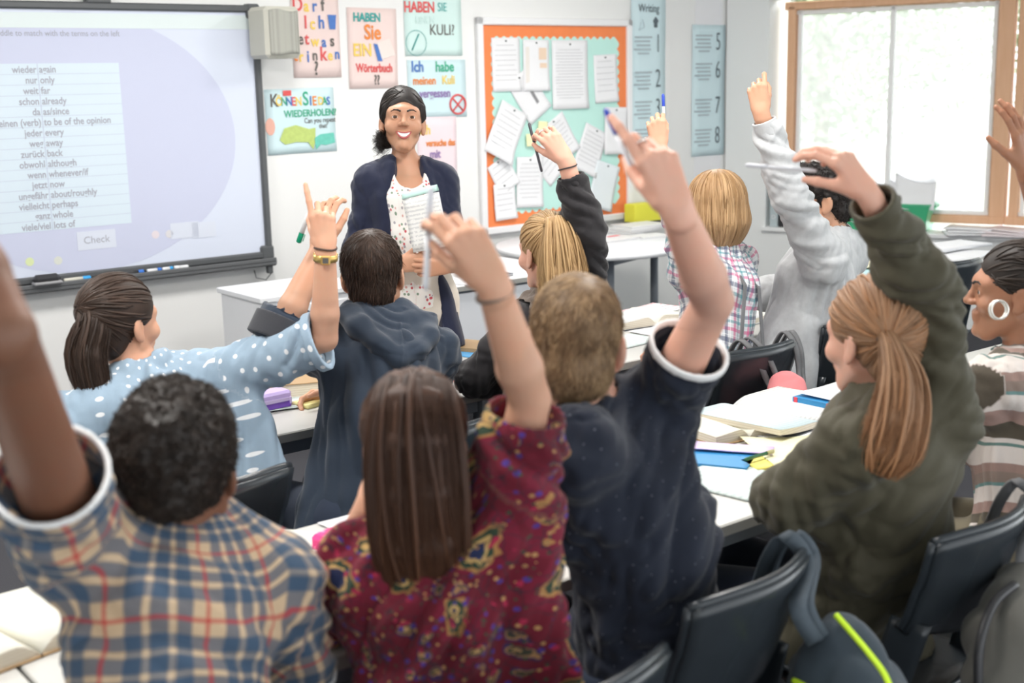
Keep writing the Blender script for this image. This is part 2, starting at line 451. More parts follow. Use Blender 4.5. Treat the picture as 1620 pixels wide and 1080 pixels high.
def add_hand(f, palm, fingers, fore=()):
    base = Fld.__new__(Fld); base.h = f.h; base.lo = f.lo; base.n = f.n; base.ax = f.ax; base.F = np.full_like(f.F, .2)
    base.add(list(fore), .008); base.add(palm, .010); res = base.F
    for seg in fingers:
        T = Fld.__new__(Fld); T.h = f.h; T.lo = f.lo; T.n = f.n; T.ax = f.ax; T.F = np.full_like(f.F, .2); T.add(seg, .0035)
        res = np.minimum(res, smin(base.F, T.F, .007))
    f.F = np.minimum(f.F, res)
def arm_prims(sh, el, wr, side=None, k=1.0):
    sh, el, wr = map(np.array, (sh, el, wr)); m = el+(wr-el)*.28; side = side if side is not None else (0, 0, 1)
    return [Pr(sh, el, .048*k, .0345*k), Pr(el, m, .0345*k, .0385*k), Pr(m, wr, (.0385*k, .0365*k), (.0265*k, .0205*k), side)]
# ---------------------------------------------------------------- head
def head_frame(fwd, roll=0.0):
    f = nrm(fwd); r = nrm(np.cross(f, [0, 0, 1.0])); u = np.cross(r, f)
    c, s_ = math.cos(roll), math.sin(roll); return np.array([r*c+u*s_, f, u*c-r*s_])
def head_prims(c, fr, k=1.0, fem=1.0):
    H = lambda x, y, z: c+(fr[0]*x+fr[1]*y+fr[2]*z)*k
    E = lambda x, y, z, a, b, d_: El(H(x, y, z), (a*k, b*k, d_*k), fr)
    r = fr[0]
    A = [E(0, -.014, .038, .073, .090, .080), E(0, .022, .0, .064, .068, .085)]
    A += [Pr(H(0, .022, -.035), H(0, .052, -.098), (.055*k*fem, .050*k), (.026*k*fem, .022*k), r)]
    for s in (-1, 1):
        A += [Pr(H(s*.052*fem, -.002, -.052), H(s*.020*fem, .062, -.100), .019*k*fem, .015*k*fem), El(H(s*.041, .060, -.028), (.024*k, .022*k, .022*k), fr),
              Pr(H(s*.012, .080, .026), H(s*.044, .066, .024), .013*k, .011*k)]
    A += [E(0, .066, -.078, .026*fem, .020, .022)]
    nose = [Pr(H(0, .086, .014), H(0, .106, -.022), .008*k, .0105*k)]+[E(s*.012, .096, -.025, .008, .010, .0075) for s in (-1, 1)]
    nose += [Pr(H(-.015, .0835, -.054), H(.015, .0835, -.054), .0095*k, .0095*k), Pr(H(-.012, .0825, -.066), H(.012, .0825, -.066), .0095*k, .0095*k), E(0, .078, -.098, .017, .014, .014)]
    ears = []
    for s in (-1, 1):
        er = nrm(fr[0]*s*.35*-1+fr[1]*1.0)          # ear plate angled back from the cheek
        en = nrm(np.cross(fr[2], er)); ef = np.array([en, er, fr[2]])
        ears.append(El(H(s*.0765, -.010, -.006), (.0085*k, .020*k, .032*k), ef)); ears.append(El(H(s*.074, -.002, -.032), (.007*k, .011*k, .012*k), ef))
    cuts = [E(s*.0885, .000, -.003, .010, .010, .018) for s in (-1, 1)]+[E(s*.031, .0975, .004, .019, .017, .0125) for s in (-1, 1)]
    return A, nose, ears, cuts, H
# ---------------------------------------------------------------- hair
def strands(surf, roots_n, flow, length, parent, mat, name='hair', seed=0, r=.0007, steps=9, lift=.002, jitter=.12, end_free=None, mask=None, core=None, extra=None, curl=None, locks=None, lr=.0030, llen=1.5, eloc=None):
    """surf: (pts, quads) of the hair mass; strands walk over it along flow(p)->dir. extra: list of (m,3) polylines"""
    g = np.random.default_rng(seed); pts, quads = surf
    bvh = BVHTree.FromPolygons([Vector(x) for x in pts], [tuple(x) for x in quads])
    A = pts[quads]; ar = np.linalg.norm(np.cross(A[:, 2]-A[:, 0], A[:, 3]-A[:, 1]), axis=1); cen = A.mean(1)
    if mask is not None: ar = ar*mask(cen)
    def grow(count, mul, jit_, lf0):
        pick = g.choice(len(quads), count, p=ar/ar.sum()); uv = g.random((count, 2, 1)); lines = []
        a = A[pick]; roots = (a[:, 0]*(1-uv[:, 0])+a[:, 1]*uv[:, 0])*(1-uv[:, 1])+(a[:, 3]*(1-uv[:, 0])+a[:, 2]*uv[:, 0])*uv[:, 1]
        for x in roots:
            ln = length*mul*(.75+.5*g.random()); p = x.copy(); jit = g.normal(0, jit_, 3); poly = []; st = ln/steps; lf = lf0*(.3+1.2*g.random()); ph = g.random()*6.28
            for i in range(steps+1):
                loc_, nr, _, _ = bvh.find_nearest(Vector(p))
                if loc_ is None: break
                n_ = np.array(nr); s_ = np.array(loc_); v = nrm(flow(p)+jit); v = nrm(v-n_*np.dot(v, n_)*(.85 if end_free is None else end_free))
                if end_free is None: p = s_+n_*lf
                poly.append(p.copy())
                if curl is not None: t2 = np.cross(v, n_); v = nrm(v*curl[1]+(n_*math.cos(ph)+t2*math.sin(ph))); ph += curl[0]
                p = p+v*st
            if len(poly) == steps+1: lines.append(np.array(poly))
        return lines
    sets = [(grow(roots_n, 1, jitter, lift), r, False)]
    locks = locks if locks is not None else (0 if curl is not None else roots_n//7)
    if locks: sets.append((grow(locks, llen, jitter*.5, -.0012), lr, True))
    if extra: sets.append((list(extra), r, False))
    if eloc: sets.append((list(eloc), lr*1.25, True))
    return hairmesh(sets, parent, mat, name, g, [surf]+([core] if core is not None else []))
def hairmesh(sets, parent, mat, name, g, solids=()):
    V = []; Q = []; AT = []; off = 0
    for p, q in solids:
        V.append(p); Q.append(q+off); off += len(p); AT.append(np.c_[.25+.2*vnoise(p/.012), np.full(len(p), .5), np.zeros(len(p))])
    for lines, r, lk in sets:
        byl = {}
        for l in lines: byl.setdefault(len(l), []).append(l)
        for m, ls in byl.items():
            X = np.array(ls); n = len(X); T = np.gradient(X, axis=1); T /= np.linalg.norm(T, axis=2)[..., None]+1e-9
            ref = np.array([.31, .52, .79]); a = np.cross(T, ref); a /= np.linalg.norm(a, axis=2)[..., None]+1e-9; b = np.cross(T, a); K = 5 if lk else 3
            s_ = np.linspace(0, 1, m); tap = np.sqrt(np.clip(np.sin(math.pi*s_), 0.0004, 1)) if lk else 1-.65*s_
            rr = r*(.6+.8*g.random((n, 1)))*tap[None]
            vv = np.stack([X+(a*math.cos(t)+b*math.sin(t))*rr[..., None] for t in np.arange(K)*2*math.pi/K], 2)
            V.append(vv.reshape(-1, 3)); idx = np.arange(n*m*K).reshape(n, m, K)+off; off += n*m*K
            for k in range(K):
                l = (k+1) % K; Q.append(np.stack([idx[:, :-1, k], idx[:, :-1, l], idx[:, 1:, l], idx[:, 1:, k]], -1).reshape(-1, 4))
            c = np.clip(.5*g.random(n)+.5*(.5+.9*vnoise(X[:, m//2]/.014)), 0, 1)[:, None, None]
            AT.append(np.concatenate([np.broadcast_to(c, (n, m, K)).reshape(-1, 1), np.broadcast_to(s_[None, :, None], (n, m, K)).reshape(-1, 1), np.ones((n*m*K, 1))], 1))
    return mkmesh(name, np.concatenate(V), np.concatenate(Q), mat, parent, {'hr': np.concatenate(AT)})
def bundle(path, radii, n, g, wave=.004, side=(1, 0, 0), m=16):
    """n strands running inside a tail that follows path (list of points) with (rx,ry) radii"""
    path = np.array(path, float); radii = np.array([(r, r) if np.isscalar(r) else r for r in radii]); k = len(path)
    s = np.linspace(0, k-1, m); i = np.clip(s.astype(int), 0, k-2); f = (s-i)[:, None]
    def cr(A):
        A0 = A[np.clip(i-1, 0, k-1)]; A1 = A[i]; A2 = A[i+1]; A3 = A[np.clip(i+2, 0, k-1)]
        return .5*((2*A1)+(-A0+A2)*f+(2*A0-5*A1+4*A2-A3)*f*f+(-A0+3*A1-3*A2+A3)*f**3)
    C = cr(path); R_ = np.maximum(cr(radii), .002); T = np.gradient(C, axis=0); T /= np.linalg.norm(T, axis=1)[:, None]
    a = np.array(side)-T*(T @ np.array(side))[:, None]; a /= np.linalg.norm(a, axis=1)[:, None]; b = np.cross(T, a); out = []
    for _ in range(n):
        th = g.random()*6.28; rr = (g.random()**.35)*(1+.10*math.sin(th*5+1)+.07*math.sin(th*9)); end = int(m*(.62+.42*g.random())); end = max(5, min(m, end)); ph = g.random()*6.28; tw = g.normal(0, .35)
        tt = np.linspace(0, 1, m); ang = th+tw*tt; ws = wave*np.sin(tt*9+ph)*tt
        out.append((C+a*(np.cos(ang)*R_[:, 0]*rr+ws)[:, None]+b*(np.sin(ang)*R_[:, 1]*rr)[:, None])[:end])
    return out
def core(path, radii, side=(1, 0, 0), h=.004, k=.02, shrink=.85):
    prs = []
    for i in range(len(path)-1):
        ra, rb = radii[i], radii[i+1]; ra = (ra, ra) if np.isscalar(ra) else ra; rb = (rb, rb) if np.isscalar(rb) else rb
        prs.append(Pr(path[i], path[i+1], tuple(x*shrink for x in ra), tuple(x*shrink for x in rb), side))
    return prs
def vdbmesh(prs, h=.004, k=.015, cuts=(), kc=.006, planes=()):
    lo, hi = bbox(prs); f = Fld(lo, hi, h); f.add(prs, k)
    if cuts: f.cut(cuts, kc)
    for c, n in planes: f.plane(c, n)
    return f.mesh()
# ---------------------------------------------------------------- materials for people
def skin(name, c, lip=None):
    if name in _plain: return _plain[name]
    m = Mat(name, c, .48, .35); v = m.obj()[0]
    c2 = (min(1, c[0]*1.08), c[1]*.88, c[2]*.84); m.color(m.mix(m.noise(v, 28, 4), c, c2))
    m.b.inputs['Subsurface Weight'].default_value = .12; m.b.inputs['Subsurface Radius'].default_value = (1, .35, .2); m.b.inputs['Subsurface Scale'].default_value = .012
    m.bump(m.noise(v, 160, 3), .12, .001); _plain[name] = m.m; return m.m
def hairmat(name, dark, light, tip=None):
    m = Mat(name, dark, .42, .45)
    _, a, b, c = m.attr('hr'); base = m.mix(a, dark, light)
    if tip: base = m.mix(b*b, base, tip)
    m.color(base); m.b.inputs['Roughness'].default_value = .52; m.b.inputs['Specular IOR Level'].default_value = .35; return m.m
def clothmat(name, c, rough=.85, amt=.10, weave=900, sheen=.15, bump=.25, scale=18):
    m = Mat(name, c, rough, .25, sheen=sheen); m.vary(c, amt, scale)
    v = m.obj()[0]; m.bump(m.noise(v, 120, 5, .7), bump, .002); return m
# ================================================================= people
def lerp(a, b, t): return np.array(a)+(np.array(b)-np.array(a))*t
TEACH = P(637, 205, 4.5)
class Hum:
    def __init__(s, label, J, skinm, k=1.0, look=None, roll=0.0, group=None, standing=False, legdir=None, wide=1.0, cat='person', hipw=.085, fem=1.0):
        s.J = {a: np.array(b, float) for a, b in J.items()}; J = s.J; s.k = k; s.skinm = skinm; s.wide = wide; s.fem = fem; s.lids = False
        s.up = nrm(J['neck']-J['pelvis']); s.side = nrm(J['shR']-J['shL']) if 'side' not in J else nrm(J['side'])
        s.side = nrm(s.side-s.up*np.dot(s.side, s.up)); s.fwd = np.cross(s.up, s.side)
        base = J['pelvis'].copy(); base[2] = 0
        s.root = thing('person', Matrix.Translation(base), label, cat, group)
        s.fr = head_frame(look if look is not None else TEACH-J['head'], roll); s.hc = J['head']
        bpy.context.view_layer.update()
        s.hands = {}; s.holes = []; s.standing = standing
        s.legdir = nrm(legdir if legdir is not None else N1); s.hipw = hipw
        s.legs()
    def H(s, x, y, z): return s.hc+(s.fr[0]*x+s.fr[1]*y+s.fr[2]*z)*s.k
    def torso(s, g=0.0, low=.0, belly=1.0):
        J = s.J; k = s.k; w = s.wide; pe, ne = J['pelvis'], J['neck']; mid = J.get('mid', lerp(pe, ne, .45)); sd = s.side
        ch = J.get('chest', lerp(mid, ne, .55)); top = ne-s.up*.035
        gs = g if np.isscalar(g) else g[0]
        A = [Pr(pe-s.up*low, mid, (.150*k*w+gs, .110*k+gs), (.125*k*w*belly+gs, .095*k*belly+gs), sd), Pr(mid, ch, (.125*k*w*belly+gs, .095*k*belly+gs), (.140*k*w+gs, .108*k+gs), sd),
             Pr(ch, top, (.140*k*w+gs, .105*k+gs), (.075*k+gs, .062*k+gs), sd)]
        for q in ('L', 'R'):
            sh = J['sh'+q]; A += [Pr(lerp(ch, top, .55), sh, (.072*k+gs, .070*k+gs), (.050*k+gs, .050*k+gs), s.up), Pr(ne+s.up*.01, lerp(ne, sh, .85), .042*k+gs*.7, .044*k+gs)]
        return A
    def neckp(s): f = s.fem; return [Pr(s.J['neck']-s.up*.03, s.H(0, -.022, -.05), (.056*s.k*f, .056*s.k*f), (.050*s.k*f, .052*s.k*f), s.side)]
    def arm(s, q, k=None): J = s.J; return arm_prims(J['sh'+q], J['el'+q], J['wr'+q], s.hands[q][3] if q in s.hands else None, k or s.k*.95*getattr(s, 'ak', 1.0))
    def hand(s, q, d, n, curls=None, spread=1.0, thumb=(20, 25, 20, 0), sc=None):
        w = s.J['wr'+q]; pa, fi, info, sd = hand_prims(w, d, n, q == 'R', (sc or s.k*.95), curls, spread, thumb); s.hands[q] = (pa, fi, info, sd, nrm(d), nrm(n)); return s
    def legs(s):
        J = s.J; k = s.k; s.lg = {}
        for q, sg in (('L', -1), ('R', 1)):
            sd = nrm(np.cross(s.legdir, ZU)) if not s.standing else s.side
            hp = J['pelvis']+sd*sg*s.hipw*k
            kn = J.get('kn'+q, (hp+s.legdir*.40*k+sd*sg*.03) if not s.standing else hp-ZU*(J['pelvis'][2]-.09)*.48+s.fwd*.02)
            if not s.standing and 'kn'+q not in J: kn[2] = .49
            an = J.get('an'+q, np.array([kn[0], kn[1], .09])+s.legdir*(.06 if not s.standing else 0)-(s.fwd*.02 if s.standing else 0))
            s.lg[q] = (hp, kn, an)
    def trousers(s, mat, g=.012, name='trousers', cuff=1.0, bare=False, rise=.02):
        k = s.k; A = [Pr(s.J["pelvis"]-s.up*.02, s.J["pelvis"]+s.up*(.08+rise), (.155*k*s.wide+g, .115*k+g), (.140*k*s.wide+g, .105*k+g), s.side, cuts=[(s.J["pelvis"]+s.up*(.08+rise), s.up)])]; cu = []
        for q in ('L', 'R'):
            hp, kn, an = s.lg[q]; A.append(Pr(hp, kn, .085*k+g, .060*k+g)); an2 = lerp(kn, an, cuff*.98); A.append(Pr(kn, an2, .060*k+g, .042*k+g, cuts=[(an2, nrm(an-kn))]))
        p, q_ = vdbmesh(A, .010, .03); return mkmesh(name, p, q_, mat, s.root, {'cl': p})
    def shoes(s, mat, fwd=None):
        for q in ('L', 'R'):
            hp, kn, an = s.lg[q]; f = nrm(fwd if fwd is not None else (s.legdir if not s.standing else s.fwd)); f = nrm(f-ZU*f[2]); sd = np.cross(f, ZU); a = an.copy(); a[2] = .0
            A = [Pr(a+ZU*.042-f*.045, a+ZU*.040+f*.04, (.036, .038), (.040, .036), sd), Pr(a+ZU*.036+f*.04, a+ZU*.030+f*.15, (.042, .036), (.034, .026), sd), Pr(a+ZU*.05, a+ZU*.095, .036, .036, cuts=[(a+ZU*.09, ZU)])]
            p, q_ = vdbmesh(A, .006, .02, planes=[(a+ZU*.004, -ZU)]); mkmesh('shoe', p, q_, mat, s.root)
    def body(s, h=.0036, hh=.0030, fem=False, nohead=False):
        P_, Q_, off = [], [], 0
        def put(f):
            nonlocal off
            p, q = f.mesh(); P_.append(p); Q_.append(q+off); off += len(p)
        A, nose, ears, cuts, H = head_prims(s.hc, s.fr, s.k, s.fem)
        T = s.torso(-.006)
        lo, hi = bbox(A+ears, .02); n0 = s.J['neck']-s.up*.07; lo = np.minimum(lo, n0-.12); hi = np.maximum(hi, n0+.12); lo[2] = n0[2]-.02
        f = Fld(lo, hi, h); f.add(A, .022); f.add(nose, .007); f.add(s.neckp(), .028); f.add(T[2:], .03); f.cut(cuts[2:], .012)
        if s.lids:
            Lf = Fld(lo, hi, h); Lf.add([El(H(sg*.0305, .0735, .004), (.0150*s.k,)*3) for sg in (-1, 1)], .002); Lf.cut([El(H(sg*.0305, .0900, .0035), (.0137*s.k, .0130*s.k, .0057*s.k), s.fr) for sg in (-1, 1)], .0015); f.F = smin(f.F, Lf.F, .003)
        E_ = Fld(lo, hi, h); E_.add(ears, .006); E_.cut(cuts[:2], .006); f.F = smin(f.F, E_.F, .004)
        put(f)
        for q in ('L', 'R'):
            a = s.arm(q)
            if q in s.hands:
                pa, fi = s.hands[q][:2]; pr = a[1:]+pa+[x for g in fi for x in g]; lo, hi = bbox(pr, .01); f = Fld(lo, hi, hh); add_hand(f, pa, fi, a); put(f)
            lo, hi = bbox(a[:2 if q in s.hands else 3], .0); f = Fld(lo, hi, .005); f.add(a, .008); f.add([t for t in T[3:]], .03)
            put(f)
        lp = []
        for q in ('L', 'R'):
            hp, kn, an = s.lg[q]; lp += [Pr(hp, kn, .080*s.k, .056*s.k), Pr(kn, lerp(kn, an, .3), .054*s.k, .056*s.k), Pr(lerp(kn, an, .3), an, .056*s.k, .036*s.k), Pr(an, an-ZU*.03+(s.legdir if not s.standing else s.fwd)*.1, .03, .022)]
        lo, hi = bbox(T+lp); f = Fld(lo, hi, .012); f.add(T+lp, .03); f.F += .004; put(f)
        s.bodyo = mkmesh('body', np.concatenate(P_), np.concatenate(Q_), s.skinm, s.root); return s
    def bones(s):
        J = s.J; b = -s.fwd; B = [Bone(J['pelvis'], J['neck']-s.up*.05, .155*s.k, b)]
        for q in ('L', 'R'): B += [Bone(J['sh'+q], J['el'+q], .058*s.k, b), Bone(J['el'+q], J['wr'+q], .045*s.k, b)]
        return B
    def sleeve(s, q, upto, g0=.014, g1=.012, g2=.012, k=None):
        """upto 0..1 upper arm, 1..2 forearm ; g0 at shoulder, g1 elbow, g2 wrist"""
        k = k or s.k*.95; J = s.J; sh, el, wr = J['sh'+q], J['el'+q], J['wr'+q]; out = []
        t = min(upto, 1.0); e = lerp(sh, el, t); r1 = (.050+(.037-.050)*t)*k+g0+(g1-g0)*t
        cu = [(e, nrm(el-sh))] if upto <= 1 else []
        out.append(Pr(sh, e if upto > 1 else lerp(sh, el, t+.02), .050*k+g0, r1, cuts=cu))
        if upto > 1:
            t = upto-1; e = lerp(el, wr, t); m = lerp(el, wr, min(t, .28)); out.append(Pr(el, m, .038*k+g1, .041*k+g1+(g2-g1)*min(t, .28)))
            if t > .28: out.append(Pr(m, lerp(el, wr, t+.03), .041*k+g1+(g2-g1)*.28, (.041+(.027-.041)*(t-.28)/.72)*k+g2, cuts=[(e, nrm(wr-el))]))
        s.ends = getattr(s, 'ends', {}); dirn = nrm((el-sh) if upto <= 1 else (wr-el)); s.ends[q] = (e, dirn, (r1 if upto <= 1 else (.041+(.027-.041)*max(0, (upto-1-.28)/.72))*k+(g2 if upto > 1.28 else g1+(g2-g1)*(upto-1)))); return out
    def top(s, name, mat, g=.014, hem=.10, sl={'L': 2, 'R': 2}, gs=(.014, .012, .010), amp=.006, pull=None, h=.006, flare=0.0, collar=True, holes=(), fold=.05, seed=0, belly=1.0, sleeve=1.0, low=None, k=.035, neckcut=True, kn=.004, gsq=None, extra=()):
        J = s.J; A = s.torso(g, 0, belly); pe = J['pelvis']; kk = s.k*s.wide
        A.append(Pr(pe, pe-s.up*(hem+.02), (.150*kk+g, .112*s.k+g), (.158*kk+g+flare, .12*s.k+g+flare), s.side, cuts=[(pe-s.up*hem, -s.up)]))
        A += list(extra); S_ = []
        for q, u in sl.items():
            if u > 0: S_ += s.sleeve(q, u, *((gsq or {}).get(q, gs)))
        hl = list(holes)
        if neckcut: hl.append(Pr(J['neck']+s.up*.012+s.fwd*.012, s.H(0, -.01, .02), (.060*s.k, .064*s.k), (.066*s.k, .070*s.k), s.side))
        for q, (e, dn, r) in getattr(s, 'ends', {}).items():
            if sl.get(q, 0) > 0: hl.append(Pr(e-dn*.022, e+dn*.03, r-.006, r-.003))
        return garment(name, A+S_, mat, s.root, s.bones(), h=h, k=k, holes=hl, amp=amp, pull=pull, fold=fold, seed=seed, sleeve=sleeve, kcut=kn, ends=[(e_[0], e_[1]) for q_, e_ in getattr(s, 'ends', {}).items() if sl.get(q_, 0) > 0])
    def collar(s, mat, name='collar', h=.004, tall=.035, r=.066, drop=.0, open_=False):
        ne = s.J['neck']; up = nrm(s.H(0, -.02, -.06)-ne); c0 = ne-up*.012+s.fwd*.006; c1 = c0+up*tall
        A = [Pr(c0-up*.03, c1+up*.02, (r*s.k+.014, r*s.k+.014), (r*s.k+.004, r*s.k+.004), s.side, cuts=[(c1, up-s.fwd*.15), (c0-up*.015, -up)])]
        hl = [Pr(c0-up*.06, c1+up*.06, (r*s.k+.006, r*s.k+.006), (r*s.k-.002, r*s.k-.002), s.side)]
        if open_: hl.append(El(ne+s.fwd*.09+up*.02, (.035, .05, .05)))
        p, q = vdbmesh(A, h, .0, hl, .002); n = vnormals(p, q); p = p+n*(vnoise(p/.03)*.0015)[:, None]
        uv = clothco(p, [Bone(c0-up*.1, c1+up*.1, .07, -s.fwd)])[0]
        return mkmesh(name, p, q, mat, s.root, {'cl': uv})
    def cuff(s, mat, q, w=.014, g=.003, name='cuff', h=.0035, back=0.0):
        e, dn, r = s.ends[q]; A = [Pr(e-dn*(w+back+.02), e+dn*.03, r+g, r+g, cuts=[(e+dn*.002, dn), (e-dn*(w+back), -dn)])]; hl = [Pr(e-dn*.08, e+dn*.05, r-.005, r-.005)]
        p, q_ = vdbmesh(A, h, 0, hl, .002); uv = clothco(p, [Bone(e-dn*.1, e+dn*.1, .05, -s.fwd)])[0]; return mkmesh(name, p, q_, mat, s.root, {'cl': uv})
    def eyes(s, iris=(.10, .05, .025), closed=False):
        wh = plain('eye_white', (.62, .58, .56), .25); ir = Mat('iris', iris, .15); 
        for sg in (-1, 1):
            c = s.H(sg*.0305, .0740, .004); k = s.k; mb = MB(); fr = s.fr; Mx = frame(c, fr[0], fr[2], -fr[1]) @ Matrix.Diagonal((k, k, k, 1))
            mb.lathe([(.0122*math.sin(a), -.0122*math.cos(a)*-1) for a in np.linspace(0.01, math.pi-.01, 12)], n=20, M4=None)
            me = mb.build('eye', wh, s.root); me.matrix_local = Matrix.Translation(-s.root.matrix_world.translation) @ Mx @ Matrix.Rotation(math.pi, 4, 'Y')
            mi = MB().lathe([(.0001, .0128), (.0024, .0127), (.0068, .0110), (.0072, .0098)], n=20); o = mi.build('iris', ir.m, me); o.matrix_parent_inverse = Matrix()
            o2 = MB().lathe([(.0001, .01305), (.0024, .0128)], n=16).build('pupil', plain('pupil', (.01, .01, .01), .1), me)
    def onface(s, x, z, off=.0008):
        if not hasattr(s, 'bvh'):
            me = s.bodyo.data; s.bvh = BVHTree.FromPolygons([v.co for v in me.vertices], [tuple(p.vertices) for p in me.polygons])
        org = np.array(s.root.matrix_world.translation); o_ = s.H(x, .25, z)-org; hit = s.bvh.ray_cast(Vector(o_), Vector(-s.fr[1]))
        return np.array(hit[0])+s.fr[1]*off if hit[0] is not None else s.H(x, .09, z)-org
    def smile(s, lip, teeth, w=.0275, zc=-.0470, up=.0075, lo=.0265):
        N_ = 13; X_ = np.linspace(-1, 1, N_); zu = lambda x: zc-up*(1-x*x); zl = lambda x: zc-lo*(1-x*x)**.85
        for nm, zf, rr in (('upper_lip', zu, .0026), ('lower_lip', zl, .0036)): MB().tube([s.onface(w*x, zf(x), .0004) for x in X_], [rr*(.35+.65*(1-x*x)**.5) for x in X_], 8).build(nm, lip, s.root)
        MB().grid(lambda u, v: s.onface(w*.93*(u*2-1), zu(u*2-1)+(zl(u*2-1)-zu(u*2-1))*v*.80, .0007), 12, 4, .0015).build('teeth', teeth, s.root)
    def brows(s, mat, w=.0032):
        for sg in (-1, 1):
            pts = [s.onface(sg*x, z, .0002)+np.array(s.root.matrix_world.translation) for x, z in ((.013, .0225), (.022, .0272), (.034, .0290), (.045, .0240))]
            prs = [Pr(pts[i], pts[i+1], (w*(1.1-.2*i), .0028), (w*(.9-.25*i), .0025), s.fr[2]) for i in range(3)]; p, q = vdbmesh(prs, .0016, .002); mkmesh('eyebrow', p, q, mat, s.root)
    def cap(s, extra=(), face=True, scale=1.0, h=.0038, nape=True, cuts=(), k=.02, ears=True, base=None):
        H = s.H; K = s.k; fr = s.fr; E = lambda x, y, z, a, b, c: El(H(x, y, z), (a*K, b*K, c*K), fr)
        A = base if base is not None else [E(0, -.016, .042, .0815*scale, .099*scale, .088*scale)]
        if nape: A = A+[E(0, -.050, -.025, .062, .052, .062)]
        A = A+list(extra); cu = list(cuts)
        if face: cu += [E(0, .105, -.020, .066, .072, .082), Pr(H(-.1, .045, -.045), H(.1, .045, -.045), .045*K, .045*K)]
        if ears: cu += [E(sg*.085, .004, -.018, .020, .024, .034) for sg in (-1, 1)]
        return vdbmesh(A, h, k, cu, .008)
BLK = plain('hair_tie_black', (.02, .02, .02), .8)
def pen(p0, p1, col, tipcol, label, r=.0042, name='pen', cap_len=.3, cat='pen', group=None):
    p0 = np.array(p0); p1 = np.array(p1); d = nrm(p1-p0); x = nrm(np.cross(d, [.3, .2, .9])); y = np.cross(d, x); ln = np.linalg.norm(p1-p0)
    t = thing(name, frame(p0, x, y, d), label, cat, group)
    MB().lathe([(.0001, 0), (r*.8, .001), (r, .006), (r, ln*(1-cap_len)), (r*.95, ln*(1-cap_len))], n=12).build('barrel', col, t)
    MB().lathe([(r*1.12, ln*(1-cap_len)), (r*1.12, ln*.97), (r*.6, ln), (.0001, ln+.001)], n=12).build('cap', tipcol, t)
    MB().box((r*1.5, 0, ln*(1-cap_len*.6)), (.002, .004, ln*cap_len*.7), .0006).build('clip', tipcol, t); return t
def band(c, d, r, mat, name, label, cat='bracelet', w=.002, side=None, flat=None):
    """ring around a limb: centre, axis, radius"""
    d = nrm(d); x = nrm(side-d*np.dot(side, d)) if side is not None else nrm(np.cross(d, [.3, .2, .9])); y = np.cross(d, x); ra = r if not np.isscalar(r) else (r, r)
    mb = MB().tube([(ra[0]*math.cos(a), ra[1]*math.sin(a), .0015*math.sin(2*a)) for a in np.linspace(0, 2*math.pi, 28)[:-1]], w, 8, True)
    o = mb.build(name, mat); o.matrix_world = frame(c, x, y, d); return tag(o, label, cat)
# ================================================================= the room
wallm = plain('wall_paint', (.80, .80, .79), .75, .015, 1.2, bump=.05, bscale=220)
wallg = plain('wall_paint_grey', (.80, .815, .81), .75, .015, 1.2)
whitegloss = plain('white_gloss', (.86, .86, .86), .35, .01)
def slabwall(name, a, b, z0, z1, th, m, nout):
    """upright slab from a to b (xy), its room face on that line"""
    a, b = np.array(a, float), np.array(b, float); d = b-a; ln = np.linalg.norm(d); d = d/ln
    mb = MB().box((ln/2, th/2, (z0+z1)/2), (ln, th, z1-z0)); o = mb.build(name, m); o.matrix_world = frame(a*[1, 1, 0], d, nout, ZU); return structure(o)
CEIL = 2.75
CU = float(C0 @ D1)
slabwall('wall_left', W(-1.9, -2.6, 0), W(-1.9, WALLC, 0), 0, CEIL, .12, wallm, -D1)
structure(slabwall('wall_back', W(-3.2, WALLC, 0), W(6.215, WALLC, 0), 0, CEIL, .12, wallm, N1))
# shallow recess with the second list, then the corner
slabwall('wall_recess', W(6.2151, WALLC+.02, 0), W(CU+.3, WALLC+.02, 0), 0, CEIL, .12, wallm, N1)
def R2(t, e, z): return C0 + D2*t + N2*e + ZU*z        # along the window wall, e outwards
RW = [(0.0, .30, 0, CEIL), (.30, 6.5, 0, .600), (.30, 6.5, 2.16, CEIL)]
for i, (a, b, z0, z1) in enumerate(RW): slabwall('wall_right', R2(a, 0, 0), R2(b, 0, 0), z0, z1, .16 if i else .45, wallg, N2)
# window recess: sill, head, wooden frames, glass
SE = .42
sill = MB().box((3.4, .195, .606), (6.24, .45, .028), .004).build('trim_1', plain('sill_white', (.84, .85, .85), .4, .02)); sill.matrix_world = frame(C0, D2, N2, ZU); structure(sill)
wood = Mat('window_wood', (.78, .46, .28), .5, .4); v = wood.obj()[0]
mp = wood.n('ShaderNodeMapping'); mp.inputs['Scale'].default_value = (6, 6, .6); wood.link(v, mp.inputs[0])
wood.color(wood.mix(wood.noise(mp.outputs[0], 6, 5), (.80, .50, .32), (.66, .36, .20))); wood = wood.m
glass = Mat('window_glass', (1, 1, 1), .0); glass.nt.nodes.remove(glass.b)
tr = glass.n('ShaderNodeBsdfTransparent'); gl = glass.n('ShaderNodeBsdfGlossy'); gl.inputs['Roughness'].default_value = .02
tl_ = glass.n('ShaderNodeBsdfTranslucent'); mh = glass.n('ShaderNodeMixShader'); mh.inputs[0].default_value = .34; glass.link(tr.outputs[0], mh.inputs[1]); glass.link(tl_.outputs[0], mh.inputs[2])  # translucent share puts the bright outdoor haze into the pane as a white veil
mx = glass.n('ShaderNodeMixShader'); fz = glass.n('ShaderNodeFresnel'); fz.inputs[0].default_value = 1.3
glass.link(fz.outputs[0], mx.inputs[0]); glass.link(mh.outputs[0], mx.inputs[1]); glass.link(gl.outputs[0], mx.inputs[2])
glass.link(mx.outputs[0], glass.nt.nodes['Material Output'].inputs[0]); glass = glass.m
wf = plain('window_white', (.88, .88, .87), .4, .01)
